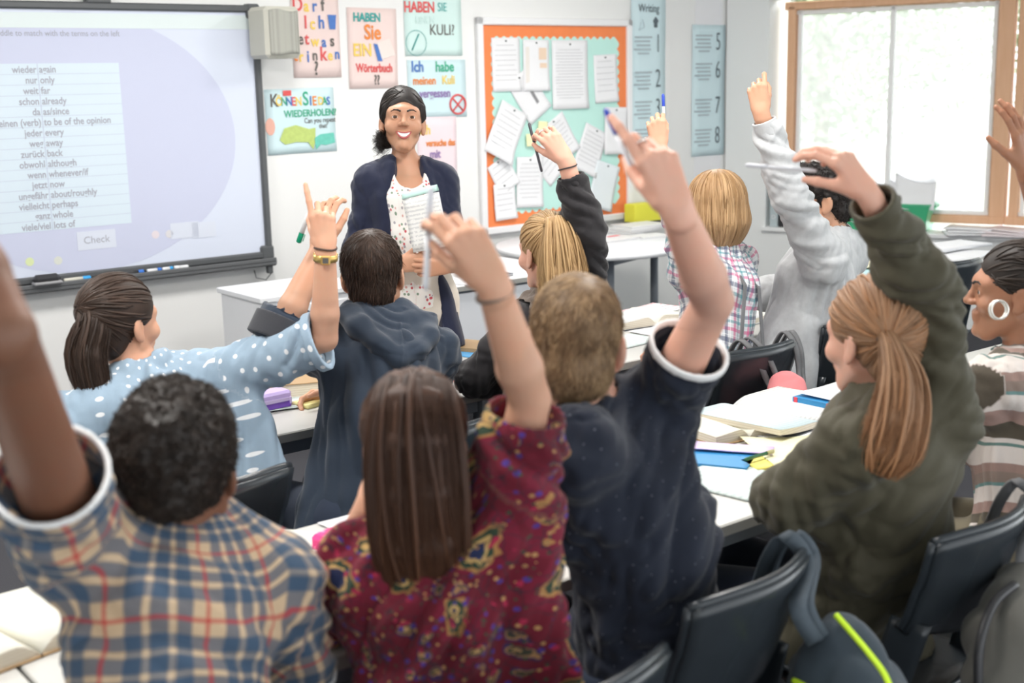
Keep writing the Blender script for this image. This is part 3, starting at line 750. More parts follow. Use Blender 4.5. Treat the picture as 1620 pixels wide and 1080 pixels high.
def window(n, t0, t1, z0=.72, z1=2.12, mull=None):
    w = bpy.data.objects.new('window_%d' % n, None); COL.objects.link(w); w.matrix_world = frame(C0+N2*.17, D2, N2, ZU); structure(w)
    mb = MB(); b = .055
    mb.box(((t0+t1)/2, .05, z1), (t1-t0+.1, .09, b), .006); mb.box(((t0+t1)/2, .05, z0-.02), (t1-t0+.1, .09, b), .006)
    mb.box((t0, .05, (z0+z1)/2), (b, .09, z1-z0), .006); mb.box((t1, .05, (z0+z1)/2), (.10, .09, z1-z0), .006); mb.build('window_frame', wood, w)
    mb = MB(); s = .028
    for (x, y, sx, sz) in (((t0+t1)/2, z1-.045, t1-t0-.05, s), ((t0+t1)/2, z0+.02, t1-t0-.05, s), (t0+.05, (z0+z1)/2, s, z1-z0-.05), (t1-.07, (z0+z1)/2, s, z1-z0-.05)): mb.box((x, .06, y), (sx, .05, sz), .004)
    if mull: mb.box((mull, .06, (z0+z1)/2), (.030, .05, z1-z0-.05), .004)
    mb.build('window_sash', wf, w)
    MB().box(((t0+t1)/2, .07, (z0+z1)/2), (t1-t0-.08, .006, z1-z0-.06)).build('window_pane', glass, w)
window(1, .40, 1.80, mull=1.08)
window(2, 1.90, 3.3, mull=2.6); window(3, 3.4, 4.8, mull=4.1); window(4, 4.9, 6.3, mull=5.6)
# floor and ceiling
fl = Mat('carpet', (.10, .10, .115), .95, .1); v = fl.obj()[0]
n1 = fl.noise(v, 260, 4, .7); fl.color(fl.mix(n1, (.018, .018, .021), (.10, .10, .112))); fl.bump(n1, .5, .003)
flo = MB(); p = [W(-3.2, -2.2, 0), W(8.5, -2.2, 0), W(8.5, 6.3, 0), W(-3.2, 6.3, 0)]
flo.add([q-ZU*.08 for q in p]+p, [(3, 2, 1, 0), (4, 5, 6, 7), (0, 1, 5, 4), (1, 2, 6, 5), (2, 3, 7, 6), (3, 0, 4, 7)])
structure(flo.build('floor', fl.m))
ce = MB(); p = [W(-3.2, -2.6, CEIL), W(7.2, -2.6, CEIL), R2(5.6, .5, CEIL), R2(-.1, .5, CEIL), W(-3.2, 6.2, CEIL)]
ce.add(p+[q+ZU*.1 for q in p], [(0, 1, 2, 3, 4)]+[(9, 8, 7, 6, 5)]+[(i, 5+i, 5+(i+1) % 5, (i+1) % 5) for i in range(5)])
structure(ce.build('ceiling', plain('ceiling_tile', (.84, .84, .83), .9, .02)))
bs = MB().box((1.5, -.006, .05), (9.4, .012, .1), .003).build('baseboard_back', whitegloss); bs.matrix_world = frame(W(0, WALLC, 0), D1, N1, ZU); structure(bs)
# unseen ceiling lamps added to brighten the room (panels over the desks)
lampm = Mat('added_lamp_diffuser', (1, 1, 1), .5); lampm.b.inputs['Emission Color'].default_value = (1, .98, .95, 1); lampm.b.inputs['Emission Strength'].default_value = 5
for i, (u, c) in enumerate(((.6, 2.2), (2.6, 2.2), (.6, 4.4), (2.6, 4.4), (4.6, 4.4))):
    t = thing('added_ceiling_light', rowM(u, c, CEIL-.012), 'square ceiling light panel '+('over the plaid shirt', 'over the olive jacket', 'over the spotted shirt, near the whiteboard', 'over the desks before the pin board', 'over the window desk')[i], 'ceiling light', 'ceiling light panels')
    MB().box((0, 0, 0), (.60, .60, .02), .004).build('light_frame', whitegloss, t); MB().box((0, 0, -.012), (.54, .54, .008), .002).build('diffuser', lampm.m, t)
    A = bpy.data.lights.new('panel', 'AREA'); A.size = .54; A.energy = 21; A.color = (1, .97, .93); lo = bpy.data.objects.new('added_panel_light', A); COL.objects.link(lo); lo.parent = t; lo.matrix_local = Matrix.Translation((0, 0, -.03))
# ---------------------------------------------------------------- outside
grass = plain('lawn', (.22, .30, .12), .9, .3, 3)
g = MB(); q = [R2(-14, .7, -1.0), R2(16, .7, -1.0), R2(16, 26, -1.0), R2(-14, 26, -1.0)]; g.add(q+[x-ZU*.1 for x in q], [(3, 2, 1, 0), (4, 5, 6, 7), (0, 1, 5, 4), (1, 2, 6, 5), (2, 3, 7, 6), (3, 0, 4, 7)]); structure(g.build('ground', grass))
fen = thing('garden_fence', frame(R2(-6, 9.0, -1.0), D2, N2, ZU), 'pale close-board fence beyond the window', 'fence')
fm = plain('fence_board', (.46, .43, .43), .9, .15, 4)
mb = MB()
for i in range(100): mb.box((i*.15, .01*(i % 2), .85), (.145, .018, 1.7), .003)
mb.build('board_panel', fm, fen)
for i in range(8): MB().box((i*2.1, .05, .88), (.09, .09, 1.8), .005).build('post', fm, fen)
leafm = Mat('leaf', (.16, .24, .09), .6, .3); leafm.color(leafm.mix(leafm.noise(None, 1.2, 3), (.16, .22, .14), (.40, .45, .30))); leafm = leafm.m
bark = plain('bark', (.20, .15, .11), .9, .2, 9)
def tree(t, e, h, r, n, seed, label):
    g = np.random.default_rng(seed); base = R2(t, e, -1.0); T_ = thing('tree', Matrix.Translation(base), label, 'tree', 'trees beyond the fence')
    mb = MB().tube([(0, 0, 0), (.05, .02, h*.35), (-.05, .05, h*.75)], [.16, .11, .04], 9)
    for k in range(7):
        a = g.random()*6.28; z = h*(.3+.08*k); mb.tube([(0, .02, z), (math.cos(a)*r*.4, math.sin(a)*r*.4, z+h*.10), (math.cos(a)*r*.8, math.sin(a)*r*.8, z+h*.14)], [.05, .03, .012], 6)
    mb.build('trunk', bark, T_)
    d = g.normal(size=(n, 3)); d /= np.linalg.norm(d, axis=1)[:, None]; rad = g.random(n)**.4
    lump = 1+.35*vnoise(d*2.2+seed); c = d*rad[:, None]*lump[:, None]*np.array([r, r, h*.42])+[0, 0, h*.60]
    a = g.normal(size=(n, 3)); a /= np.linalg.norm(a, axis=1)[:, None]; b = np.cross(a, g.normal(size=(n, 3))); b /= np.linalg.norm(b, axis=1)[:, None]
    s = (.05+.05*g.random((n, 1))); V = np.stack([c-a*s, c+b*s*.5, c+a*s, c-b*s*.5], 1).reshape(-1, 3)+base
    mkmesh('foliage', V, np.arange(4*n).reshape(n, 4), leafm, T_, smooth=False)
for i, (t, e, h, r, lb) in enumerate(((-3.0, 12.0, 6.6, 2.2, 'tall leafy tree beyond the fence at the left of the window'), (1.7, 12.2, 7.2, 2.3, 'broad leafy tree beyond the fence behind the middle of the window'),
        (6.4, 12.0, 7.0, 2.2, 'round leafy tree beyond the fence by the right window post'), (-.6, 18.0, 9.0, 2.6, 'farthest tall tree showing between the two nearer ones'), (11.2, 12.5, 7.0, 2.3, 'leafy tree beyond the fence outside the next window'))): tree(t, e, h, r, 11000, 20+i, lb)
# ---------------------------------------------------------------- cloth patterns
def plaid(name, base, blocks, lines, scale, white=.45, rough=.85):
    """base colour, blocks: (pos, halfwidth, colour, strength) bands used in both directions"""
    m = Mat(name, base, rough, .2, sheen=.15); _, u, v, w = m.attr('cl')
    wob = (m.noise(None, 6, 2)-.5)*.034*(scale/.128)
    fu = ((u+wob+w*.013)/scale).fract(); fv = ((v+wob)/scale).fract(); c = base
    for pos, hw, colr, st in blocks:
        for f in (fu, fv): c = m.mix(f.band(pos, hw)*st, c, colr)
    for pos, hw, colr, st in lines:
        for f in (fu, fv): c = m.mix(f.band(pos, hw)*st, c, colr)
    m.color(c); m.bump(m.noise(None, 130, 5, .7), .2, .002); return m.m
m_plaid_boy = plaid('plaid_blue_red', (.58, .42, .27), [(.15, .094, (.010, .065, .14), .72), (.39, .094, (.010, .065, .14), .72), (.63, .094, (.010, .065, .14), .72)], [(.875, .034, (.48, .01, .02), .66), (.275, .012, (.72, .66, .55), .6), (.50, .012, (.72, .66, .55), .6)], .13)
m_plaid_bob = plaid('plaid_pink_teal', (.66, .68, .70), [(.15, .08, (.60, .06, .22), .62), (.45, .07, (.03, .24, .28), .6), (.75, .09, (.03, .05, .13), .6)], [(.30, .012, (.8, .1, .35), .8), (.60, .012, (.05, .08, .2), .7), (.92, .02, (.9, .9, .9), .8)], .085)
m_check = plaid('small_check', (.75, .75, .75), [(.5, .2, (.05, .06, .10), .6)], [], .012)
def dots(name, base, dotc, cell, rad, amt=.14, jit=.35):
    m = Mat(name, base, .85, .2, sheen=.15); vec, u, v, w = m.attr('cl'); mp = m.n('ShaderNodeMapping'); mp.inputs['Scale'].default_value = (1/cell, 1/cell, 1); m.link(vec, mp.inputs[0])
    d = m.vor(mp.outputs[0], 1.0, jit, dim='2D'); c = m.mix(m.noise(None, 14, 4), tuple(x*(1-amt) for x in base), tuple(min(1, x*(1+amt)) for x in base))
    m.color(m.mix((d*(-1)+rad/cell)*60, c, dotc)); m.b.inputs['Base Color']
    m.nt.nodes.active = None; m.bump(m.noise(None, 110, 5, .7), .25, .002); return m.m
m_polka = dots('chambray_dots', (.30, .40, .50), (.86, .88, .90), .043, .0062)
m_navy_dot = dots('navy_specks', (.015, .019, .032), (.16, .17, .21), .034, .0013, .25, .8)
m_hood = clothmat('navy_sweatshirt', (.022, .034, .055), sheen=.25).m
m_hood_rib = clothmat('charcoal_rib', (.05, .052, .06)).m
m_card = clothmat('navy_knit', (.014, .018, .042), sheen=.2).m
m_grey = clothmat('grey_marl', (.50, .51, .52), amt=.14, scale=60).m
m_black = clothmat('black_knit', (.022, .020, .022)).m
m_fur = clothmat('grey_brown_fleece', (.16, .13, .11), amt=.4, scale=50).m
m_olive = clothmat('olive_cotton', (.072, .064, .040), rough=.7, sheen=.1).m
m_jean = clothmat('dark_denim', (.025, .035, .06)).m; m_blacktr = clothmat('black_trousers', (.018, .018, .02)).m
m_beige = clothmat('cream_trousers', (.66, .60, .52)).m; m_khaki = clothmat('khaki_trousers', (.14, .12, .08)).m
m_white = clothmat('white_cotton', (.78, .78, .78)).m; m_shoe = plain('shoe_black', (.02, .02, .02), .4)
m_tan = plain('tan_leather', (.42, .22, .08), .5)
def paisley():
    m = Mat('paisley_print', (.3, .03, .06), .8, .2, sheen=.1); vec, u, v, w = m.attr('cl')
    nz = m.noise(vec, 16, 3, out='Color'); mp = m.n('ShaderNodeMix', data_type='VECTOR'); mp.inputs[0].default_value = .055
    m.link(vec, mp.inputs[4]); m.link(nz, mp.inputs[5]); wv = mp.outputs[1]
    d1 = m.vor(wv, 13.5); r1 = (d1*4.6)
    base = m.mix(m.noise(vec, 34, 3), (.05, .005, .010), (.17, .012, .028))
    ringc = m.ramp(d1, [(0, (.02, .03, .09)), (.17, (.02, .03, .09)), (.20, (.50, .32, .12)), (.27, (.03, .05, .03)), (.36, (.34, .17, .06)), (.42, (.16, .012, .03)), (.6, (.13, .010, .022))], 'CONSTANT')
    pick = m.vor(wv, 13.5, out='Color'); sp = m.n('ShaderNodeSeparateXYZ'); m.link(pick, sp.inputs[0])
    d9 = m.vor(wv, 34); ring2 = m.ramp(d9, [(0, (.45, .28, .12)), (.16, (.03, .05, .03)), (.26, (.35, .19, .08)), (.32, (.03, .025, .09)), (.40, (.12, .010, .02))], 'CONSTANT')
    pick2 = m.vor(wv, 34, out='Color'); sp2 = m.n('ShaderNodeSeparateXYZ'); m.link(pick2, sp2.inputs[0]); base = m.mix(S(m.nt, sp2.outputs[1]).gt(.45)*.85, base, ring2)
    c = m.mix(S(m.nt, sp.outputs[0]).gt(.28), base, ringc)
    d2 = m.vor(vec, 62); c = m.mix(d2.lt(.20), c, (.40, .22, .09)); d3 = m.vor(vec, 47); c = m.mix(d3.lt(.20), c, (.07, .035, .22)); d6 = m.vor(vec, 80); c = m.mix(d6.lt(.18), c, (.03, .07, .04))
    d4 = m.vor(wv, 33); c = m.mix(d4.lt(.16), c, (.34, .02, .06)); d5 = m.vor(wv, 30, feature='DISTANCE_TO_EDGE'); c = m.mix(d5.lt(.022)*.7, c, (.03, .02, .03))
    m.color(c); m.bump(m.noise(None, 110, 5, .7), .2, .002); return m.m
m_pais = paisley()
def floral():
    m = Mat('floral_blouse', (.8, .78, .74), .8, .2); vec, *_ = m.attr('cl'); d = m.vor(vec, 62); pick = m.vor(vec, 62, out='Color'); sp = m.n('ShaderNodeSeparateXYZ'); m.link(pick, sp.inputs[0])
    cc = m.ramp(S(m.nt, sp.outputs[1]), [(0, (.55, .10, .12)), (.3, (.62, .34, .30)), (.5, (.22, .30, .22)), (.66, (.35, .33, .36)), (.8, (.8, .78, .74))], 'CONSTANT')
    m.color(m.mix((d*(-1)+.40)*9, (.80, .775, .74), cc)); m.bump(m.noise(None, 90, 4), .2, .002); return m.m
m_floral = floral()
def stripes():
    m = Mat('striped_knit', (.4, .3, .25), .9, .2, sheen=.2); _, u, v, w = m.attr('cl')
    f = (v/.20).fract(); c = m.ramp(f, [(0, (.30, .20, .17)), (.10, (.62, .56, .52)), (.30, (.12, .20, .18)), (.335, (.62, .56, .52)), (.38, (.09, .075, .055)), (.52, (.33, .22, .19)), (.66, (.62, .56, .52)), (.84, (.14, .24, .23)), (.88, (.24, .18, .15))], 'CONSTANT')
    m.color(m.mix(w.gt(.5)*w.lt(2.5), c, (.085, .070, .052))); m.bump(m.noise(None, 110, 5, .7), .3, .003); return m.m
m_strip = stripes()
SK = skin('skin_fair', (.66, .40, .30)); SKT = skin('skin_olive', (.56, .335, .22)); SKB = skin('skin_brown', (.36, .19, .115)); SKD = skin('skin_deep', (.21, .105, .065)); SKM = skin('skin_medium', (.62, .375, .255)); SKR = skin('skin_rosy', (.70, .43, .325))
HBK = hairmat('hair_black', (.012, .010, .010), (.035, .025, .02)); HDB = hairmat('hair_dark_brown', (.022, .013, .009), (.075, .042, .028)); HCH = hairmat('hair_chestnut', (.020, .009, .006), (.080, .036, .020), (.11, .045, .022))
HBL = hairmat('hair_blonde', (.27, .155, .065), (.60, .40, .20)); HBB = hairmat('hair_golden_bob', (.25, .14, .06), (.56, .36, .19)); HLB = hairmat('hair_light_brown', (.14, .075, .038), (.36, .21, .12), (.42, .20, .09)); HSB = hairmat('hair_sandy', (.10, .055, .028), (.46, .31, .17)); HAF = hairmat('hair_curly_dark', (.014, .010, .008), (.045, .030, .022))
def pelv(neck, dc=-.10, du=0.0, z=.52): u, c = uc(neck); return W(u+du, c+dc, z)
def down_flow(h, tie=None, k=1.0):
    def f(p):
        q = p-h.hc; x = np.array([q @ h.fr[0], q @ h.fr[1], q @ h.fr[2]])
        if tie is not None: return nrm(tie-p)
        return nrm(h.fr[2]*-1.0)
    return f
def crown_flow(h, crown=(0, -.06, .13), down=.55):
    c = h.H(*crown)
    def f(p): return nrm(nrm(p-c)+h.fr[2]*-down)
    return f
# ================================================================= the teacher
t = Hum('standing person in a long navy cardigan over a floral blouse, holding papers',
    dict(head=P(637, 195, 4.50), neck=P(641, 262, 4.53), pelvis=P(648, 476, 4.55), shR=P(588, 290, 4.50), shL=P(696, 289, 4.56), elR=P(563, 395, 4.50), wrR=P(632, 418, 4.33), elL=P(722, 388, 4.50), wrL=P(710, 420, 4.33)),
    skin('skin_warm_tan', (.50, .29, .185)), .98, look=cv(.13, .05, 1.0), roll=.05, standing=True, fem=.80)
t.hand('R', cv(1, .12, .1), cv(.1, .2, -1), [(35, 50, 30), (38, 50, 30), (40, 50, 30), (42, 50, 30)], thumb=(15, 10, 15, 0))
t.hand('L', cv(-1, -.10, .25), cv(.2, .3, -1), [(35, 45, 30)]*4, thumb=(12, 10, 10, 0))
t.lids = True; t.body(h=.0020); t.eyes(); t.brows(HBK)
lip = plain('lips_rose', (.42, .09, .09), .35); teeth = plain('teeth', (.85, .83, .78), .3)
H = t.H
t.smile(lip, teeth)
cap = t.cap(extra=[El(H(.005, -.025, .085), (.062, .070, .052), t.fr), El(H(.058, -.035, -.050), (.024, .030, .038), t.fr), Pr(H(.066, .035, .05), H(.073, .010, -.01), .013, .008), Pr(H(-.066, .035, .05), H(-.073, .010, .0), .012, .008)], cuts=[El(H(-.005, .120, .014), (.056, .055, .060), t.fr)], scale=1.01)
def tf(p): return nrm(nrm(t.H(.05, -.07, -.05)-p)*1.0-t.fr[1]*.3)
def curlset(h, c, n, r, ln, g, drop=.0):
    out = []
    for _ in range(n):
        o = c+(h.fr[0]*g.normal(0, 1)+h.fr[1]*g.normal(0, 1)+h.fr[2]*g.normal(0, 1.2))*r*.6; ph = g.random()*6.28; rr = .006+.005*g.random(); l = ln*(.6+.8*g.random()); s_ = np.linspace(0, 1, 14)
        out.append(np.array([o+h.fr[0]*rr*math.cos(ph+9*x)+h.fr[1]*rr*math.sin(ph+9*x)-h.fr[2]*l*x for x in s_]))
    return out
gg = np.random.default_rng(5)
strands(cap, 4200, tf, .07, t.root, HBK, seed=1, r=.0008, jitter=.28, lift=.004, locks=500, lr=.0016, extra=curlset(t, H(.078, -.012, -.055), 240, .018, .040, gg)+curlset(t, H(.082, .012, -.035), 50, .006, .05, gg))
# blouse, trousers and cardigan
nk = t.J['neck']
t.trousers(m_beige, .014, rise=.03)
t.top('blouse', m_floral, g=.010, hem=.02, sl={'L': .2, 'R': .2}, gs=(.001, .001, .001), amp=.003, holes=[El(nk+t.fwd*.085-t.up*.03, (.055, .06, .065))], h=.005, fold=.04)
op = [Pr(nk+t.fwd*.17+t.up*.06, nk+t.fwd*.17-t.up*.12, (.060, .145), (.092, .145), t.side), Pr(nk+t.fwd*.17-t.up*.12, t.J['pelvis']+t.fwd*.17-t.up*.5+t.side*-.02, (.092, .145), (.085, .16), t.side)]
t.ends = {}
t.top('cardigan', m_card, g=.016, hem=.16, sl={'L': 1.93, 'R': 1.93}, gs=(.008, .010, .010), amp=.010, holes=op, flare=.03, fold=.06, seed=3, h=.006)
t.shoes(m_shoe)
teacher = t
# ================================================================= front row, left: curly dark hair, plaid shirt
nk = P(287, 840, 1.91)
b = Hum('person at the front left in a blue and red plaid shirt with curly hair',
    dict(head=P(280, 748, 1.88), neck=nk, pelvis=W(.62, 1.56, .55), shL=P(118, 862, 1.80), shR=P(438, 925, 1.95), elL=P(0, 530, 1.38), wrL=P(-170, 190, 1.44), elR=P(478, 1085, 2.02), wrR=P(470, 1075, 2.26), mid=P(265, 1110, 1.80)), SKD, 1.0, look=(-.20, 1, .03)); b.ak = 1.16
b.hand('L', cv(-.5, .9, .05), cv(0, 0, -1), [(8, 10, 8)]*4); b.hand('R', N1-D1*.3, -ZU, [(15, 20, 15)]*4); b.body()
H = b.H; K = b.k; cp = b.cap(base=[El(H(0, -.018, .052), (.090, .108, .098), b.fr), El(H(0, -.045, .0), (.065, .076, .070), b.fr)], nape=False, cuts=[El(H(0, -.03, -.290), (.34, .34, .262), b.fr), El(H(.098, -.005, -.035), (.030, .040, .048), b.fr), El(H(-.098, -.005, -.035), (.030, .040, .048), b.fr)], h=.0042)
pp, qq = cp; nn_ = vnormals(pp, qq); pp = pp+nn_*(vnoise(pp/.020)*.005+vnoise(pp/.009)*.003)[:, None]; cp = (pp, qq)
strands(cp, 7500, lambda p: b.fr[2]*-.3+b.fr[1]*.1, .018, b.root, HAF, r=.0010, steps=8, jitter=1.2, end_free=-.1, curl=(1.5, .35), seed=2)
b.top('shirt', m_plaid_boy, g=.016, hem=.08, sl={'L': .40, 'R': .95}, gs=(.022, .020, .02), amp=.011, pull=nrm(b.J['shL']-P(420, 1080, 1.9)), fold=.055, seed=4, h=.006, gsq={'L': (.030, .034, .03)})
b.cuff(m_white, 'L', w=.006, g=.003, name='sleeve_lining'); b.cuff(m_white, 'R', w=.006, g=.003, name='sleeve_lining'); b.collar(m_plaid_boy, tall=.042, r=.068); b.trousers(m_jean); b.shoes(m_shoe)
# ================================================================= front row, centre: long chestnut ponytail, paisley blouse
g_ = Hum('person in a dark red paisley blouse with a long chestnut ponytail, right arm raised',
    dict(head=P(657, 706, 2.02), neck=P(676, 828, 2.03), pelvis=W(1.08, 1.55, .54), shL=P(572, 905, 2.02), shR=P(792, 862, 2.02), elR=P(838, 632, 1.93), wrR=P(779, 448, 1.80), elL=P(520, 958, 2.17), wrL=P(585, 790, 2.10), mid=P(700, 1060, 2.02)), SKM, .96, look=(-.02, 1, .02), fem=.88)
g_.hand('R', cv(-.50, .78, .10), cv(-.35, .1, -.9), [(28, 40, 25), (35, 42, 28), (42, 45, 30), (48, 48, 30)], thumb=(0, 40, 30, 0)); g_.hand('L', cv(.25, .95, -.1), cv(.8, 0, -.5), [(10, 20, 15)]*4); g_.body()
H = g_.H; cap = g_.cap(scale=1.05, cuts=[Pr(H(-.12, .02, -.08), H(.12, .02, -.08), .045, .045)]); tie = H(.004, -.075, .128)
path = [H(.004, -.050, .122), H(.004, -.100, .108), H(.002, -.130, .05), H(.004, -.140, -.03), H(.008, -.136, -.12), H(.016, -.126, -.20), H(.024, -.116, -.275), H(.03, -.110, -.33)]; rad = [(.050, .018), (.058, .024), (.066, .028), (.070, .028), (.070, .028), (.062, .022), (.044, .014), (.02, .006)]
ext = bundle(path, rad, 1900, np.random.default_rng(3), .006, g_.fr[0], 20); elk = bundle(path, rad, 150, np.random.default_rng(3+1), .006, g_.fr[0], 20); cm = vdbmesh(core(path[:-1], rad[:-1], g_.fr[0], shrink=.80), .004, .02)
strands(cap, 2600, down_flow(g_, tie), .11, g_.root, HCH, seed=3, r=.0008, extra=ext, core=cm, eloc=elk)
g_.top('blouse', m_pais, g=.020, hem=.12, sl={'L': 1.12, 'R': .93}, gs=(.030, .036, .030), amp=.016, pull=nrm(g_.J['shR']-P(640, 1080, 2.0)), fold=.055, seed=8, flare=.03, h=.006, gsq={'R': (.050, .026, .02), 'L': (.026, .028, .024)}, extra=[Pr(P(818, 790, 1.99), P(848, 1120, 1.99), (.052, .05), (.074, .055), cv(1, 0, 0))])
g_.trousers(m_jean); g_.shoes(m_shoe)
# ================================================================= front row, right of centre: cropped sandy hair, navy shirt
m = Hum('person in a dark navy short-sleeved shirt with cropped sandy hair and silver ring',
    dict(head=P(907, 546, 2.20), neck=P(930, 655, 2.24), pelvis=W(1.53, 1.57, .55), shL=P(902, 712, 2.12), shR=P(1040, 652, 2.30), elR=P(1128, 476, 2.12), wrR=P(1070, 330, 1.94), elL=P(925, 860, 2.30), wrL=P(960, 850, 2.52), mid=P(1028, 880, 2.28)), SKR, 1.04, look=(-.10, 1, .0), roll=-.08)
m.hand('R', cv(-.40, .90, .08), cv(-.30, .05, -.95), [(8, 12, 8), (38, 40, 25), (50, 48, 30), (58, 52, 30)], thumb=(-8, 45, 40, 0)); m.hand('L', N1, -ZU, [(15, 20, 15)]*4); m.body()
H = m.H; cap = m.cap(scale=.985, cuts=[Pr(H(-.12, .01, -.085), H(.12, .01, -.085), .045, .045)], base=[El(H(0, -.016, .042), (.078, .096, .087), m.fr)])
strands(cap, 5200, crown_flow(m, (.01, -.06, .12), .4), .016, m.root, HSB, seed=4, r=.0007, steps=4, jitter=.35, end_free=.8, locks=900, lr=.0012, llen=1.0)
m.top('shirt', m_navy_dot, g=.016, hem=.12, sl={'L': .8, 'R': .60}, gs=(.026, .030, .028), amp=.015, pull=nrm(m.J['shR']-P(930, 880, 2.1)), fold=.06, seed=12, h=.006)
m.cuff(m_white, 'R', w=.012, g=.003, name='sleeve_lining'); m.collar(m_navy_dot, tall=.030, r=.069); m.trousers(m_jean); m.shoes(m_shoe)
# ================================================================= front row, right: light brown ponytail, olive jacket
o = Hum('person in an olive green jacket with a light brown ponytail, right arm raised',
    dict(head=P(1381, 536, 2.50), neck=P(1404, 632, 2.52), pelvis=W(2.14, 1.56, .54), shL=P(1345, 712, 2.42), shR=P(1490, 668, 2.56), elR=P(1466, 468, 2.44), wrR=P(1372, 306, 2.27), elL=P(1248, 792, 2.50), wrL=P(1395, 800, 2.74), mid=P(1402, 845, 2.60)), SK, .97, look=(-.62, 1, -.05), fem=.88)
o.hand('R', cv(-.62, .74, .05), cv(-.35, -.5, -.8), [(30, 30, 20), (36, 32, 22), (42, 35, 22), (48, 38, 25)], thumb=(5, 35, 10, 0)); o.hand('L', cv(1, 0, -.4), -ZU, [(15, 20, 15)]*4); o.body()
H = o.H; cap = o.cap(scale=1.06, cuts=[Pr(H(-.12, .02, -.075), H(.12, .02, -.075), .045, .045)]); tie = P(1404, 536, 2.40)
path = [P(1400, 530, 2.42), P(1410, 548, 2.375), P(1424, 600, 2.35), P(1420, 660, 2.345), P(1405, 715, 2.345), P(1390, 752, 2.35)]; rad = [(.018, .016), (.022, .02), (.040, .026), (.052, .03), (.058, .026), (.030, .012)]
ext = bundle(path, rad, 1500, np.random.default_rng(9), .006, cv(1, 0, 0), 18); elk = bundle(path, rad, 150, np.random.default_rng(9+1), .006, cv(1, 0, 0), 18); cm = vdbmesh(core(path[:-1], rad[:-1], cv(1, 0, 0), shrink=.80), .004, .02)
strands(cap, 2600, down_flow(o, tie), .10, o.root, HLB, seed=6, r=.0008, extra=ext, core=cm, eloc=elk)
tb = MB().tube([tie-o.root.matrix_world.translation+(cv(1, 0, 0)*math.cos(a)*.018+cv(0, .35, .9)*math.sin(a)*.018) for a in np.linspace(0, 6.283, 18)[:-1]], .004, 8, True).build('hair_tie', BLK, o.root)
o.top('jacket', m_olive, g=.026, hem=.07, sl={'L': 1.95, 'R': 1.92}, gs=(.030, .030, .016), amp=.015, pull=nrm(o.J['shR']-P(1330, 900, 2.4)), fold=.07, seed=21, flare=.03, h=.006, gsq={'R': (.030, .022, .014)})
o.cuff(m_olive, 'R', w=.03, g=.004, back=.0); o.collar(m_olive, tall=.03, r=.072); o.trousers(m_jean, .004, cuff=.8); o.shoes(m_tan)
# ================================================================= front row, right edge: hoop earring, striped jumper
r_ = Hum('person at the right edge in a brown and cream striped jumper with hoop earring',
    dict(head=P(1604, 463, 3.00), neck=P(1622, 566, 3.03), pelvis=P(1630, 873, 3.00), shL=P(1572, 612, 2.93), shR=P(1668, 600, 3.18), elR=P(1675, 415, 3.06), wrR=P(1622, 268, 2.90), elL=P(1528, 690, 3.05), wrL=P(1480, 668, 3.2), side=nrm(cv(.75, 0, -.65))), SKB, .97, look=(-1, .28, .02), fem=.88)
r_.hand('R', cv(-.22, .95, .1), cv(-.6, 0, -.75), [(10, 15, 10)]*4, spread=1.4); r_.hand('L', cv(-1, 0, -.3), -ZU, [(15, 20, 15)]*4); r_.lids = True; r_.body(h=.003); r_.eyes(); r_.brows(HBK)
H = r_.H; cap = r_.cap(scale=1.0, extra=[El(H(0, -.10, .03), (.05, .045, .05), r_.fr)])
strands(cap, 3000, down_flow(r_, H(0, -.12, .04)), .05, r_.root, HAF, seed=7, r=.0009, jitter=.3)
r_.top('jumper', m_strip, g=.022, hem=.10, sl={'L': 1.9, 'R': 1.2}, gs=(.022, .02, .014), amp=.015, seed=31, h=.007, fold=.06)
eh = MB(); c = P(1578, 490, 2.91)
for k, dz in ((0, 0), (1, .004)): eh.tube([c+cv(math.cos(a)*.017+dz, math.sin(a)*.021, dz+.3*.017*math.cos(a)) for a in np.linspace(0, 6.283, 26)[:-1]], .0028, 8, True)
tag(eh.build('hoop_earring', plain('earring_silver', (.75, .73, .68), .25, metal=.6)), 'large pale double hoop earring hanging from the ear at the right edge', 'earring')
r_.trousers(m_khaki); r_.shoes(m_shoe)
# ================================================================= second row, left: dark ponytail, spotted chambray shirt
d = Hum('person in a pale blue dotted shirt with dark ponytail and gold watch, pointing up',
    dict(head=P(192, 512, 3.18), neck=P(232, 590, 3.20), pelvis=W(1.22, 2.88, .54), shL=P(158, 650, 3.10), shR=P(318, 606, 3.26), elR=P(514, 536, 3.20), wrR=P(515, 392, 3.12), elL=P(128, 742, 3.10), wrL=P(190, 765, 3.30)), SKM, .97, look=(.55, .85, .02), fem=.88)
d.hand('R', cv(-.12, 1, .05), cv(-.1, 0, -1), [(2, 4, 3), (48, 55, 35), (60, 60, 40), (68, 62, 40)], thumb=(0, 45, 30, 0)); d.hand('L', cv(.8, .2, -.5), -ZU, [(15, 20, 15)]*4); d.body()
H = d.H; tie = H(-.012, -.088, .055); cap = d.cap(scale=1.05, cuts=[Pr(H(-.12, .02, -.08), H(.12, .02, -.08), .045, .045)])
path = [tie+(H(0, .02, 0)-H(0, 0, 0)), tie, P(146, 512, 3.085), P(136, 560, 3.07), P(146, 610, 3.07), P(158, 650, 3.08)]; rad = [(.02, .018), (.022, .02), (.040, .03), (.048, .034), (.044, .03), (.026, .014)]
ext = bundle(path, rad, 1100, np.random.default_rng(19), .004, cv(1, 0, 0), 16); elk = bundle(path, rad, 150, np.random.default_rng(19+1), .004, cv(1, 0, 0), 16); cm = vdbmesh(core(path[:-1], rad[:-1], cv(1, 0, 0), shrink=.80), .004, .02)
strands(cap, 2000, down_flow(d, tie), .10, d.root, HDB, seed=8, r=.0008, extra=ext, core=cm, eloc=elk)
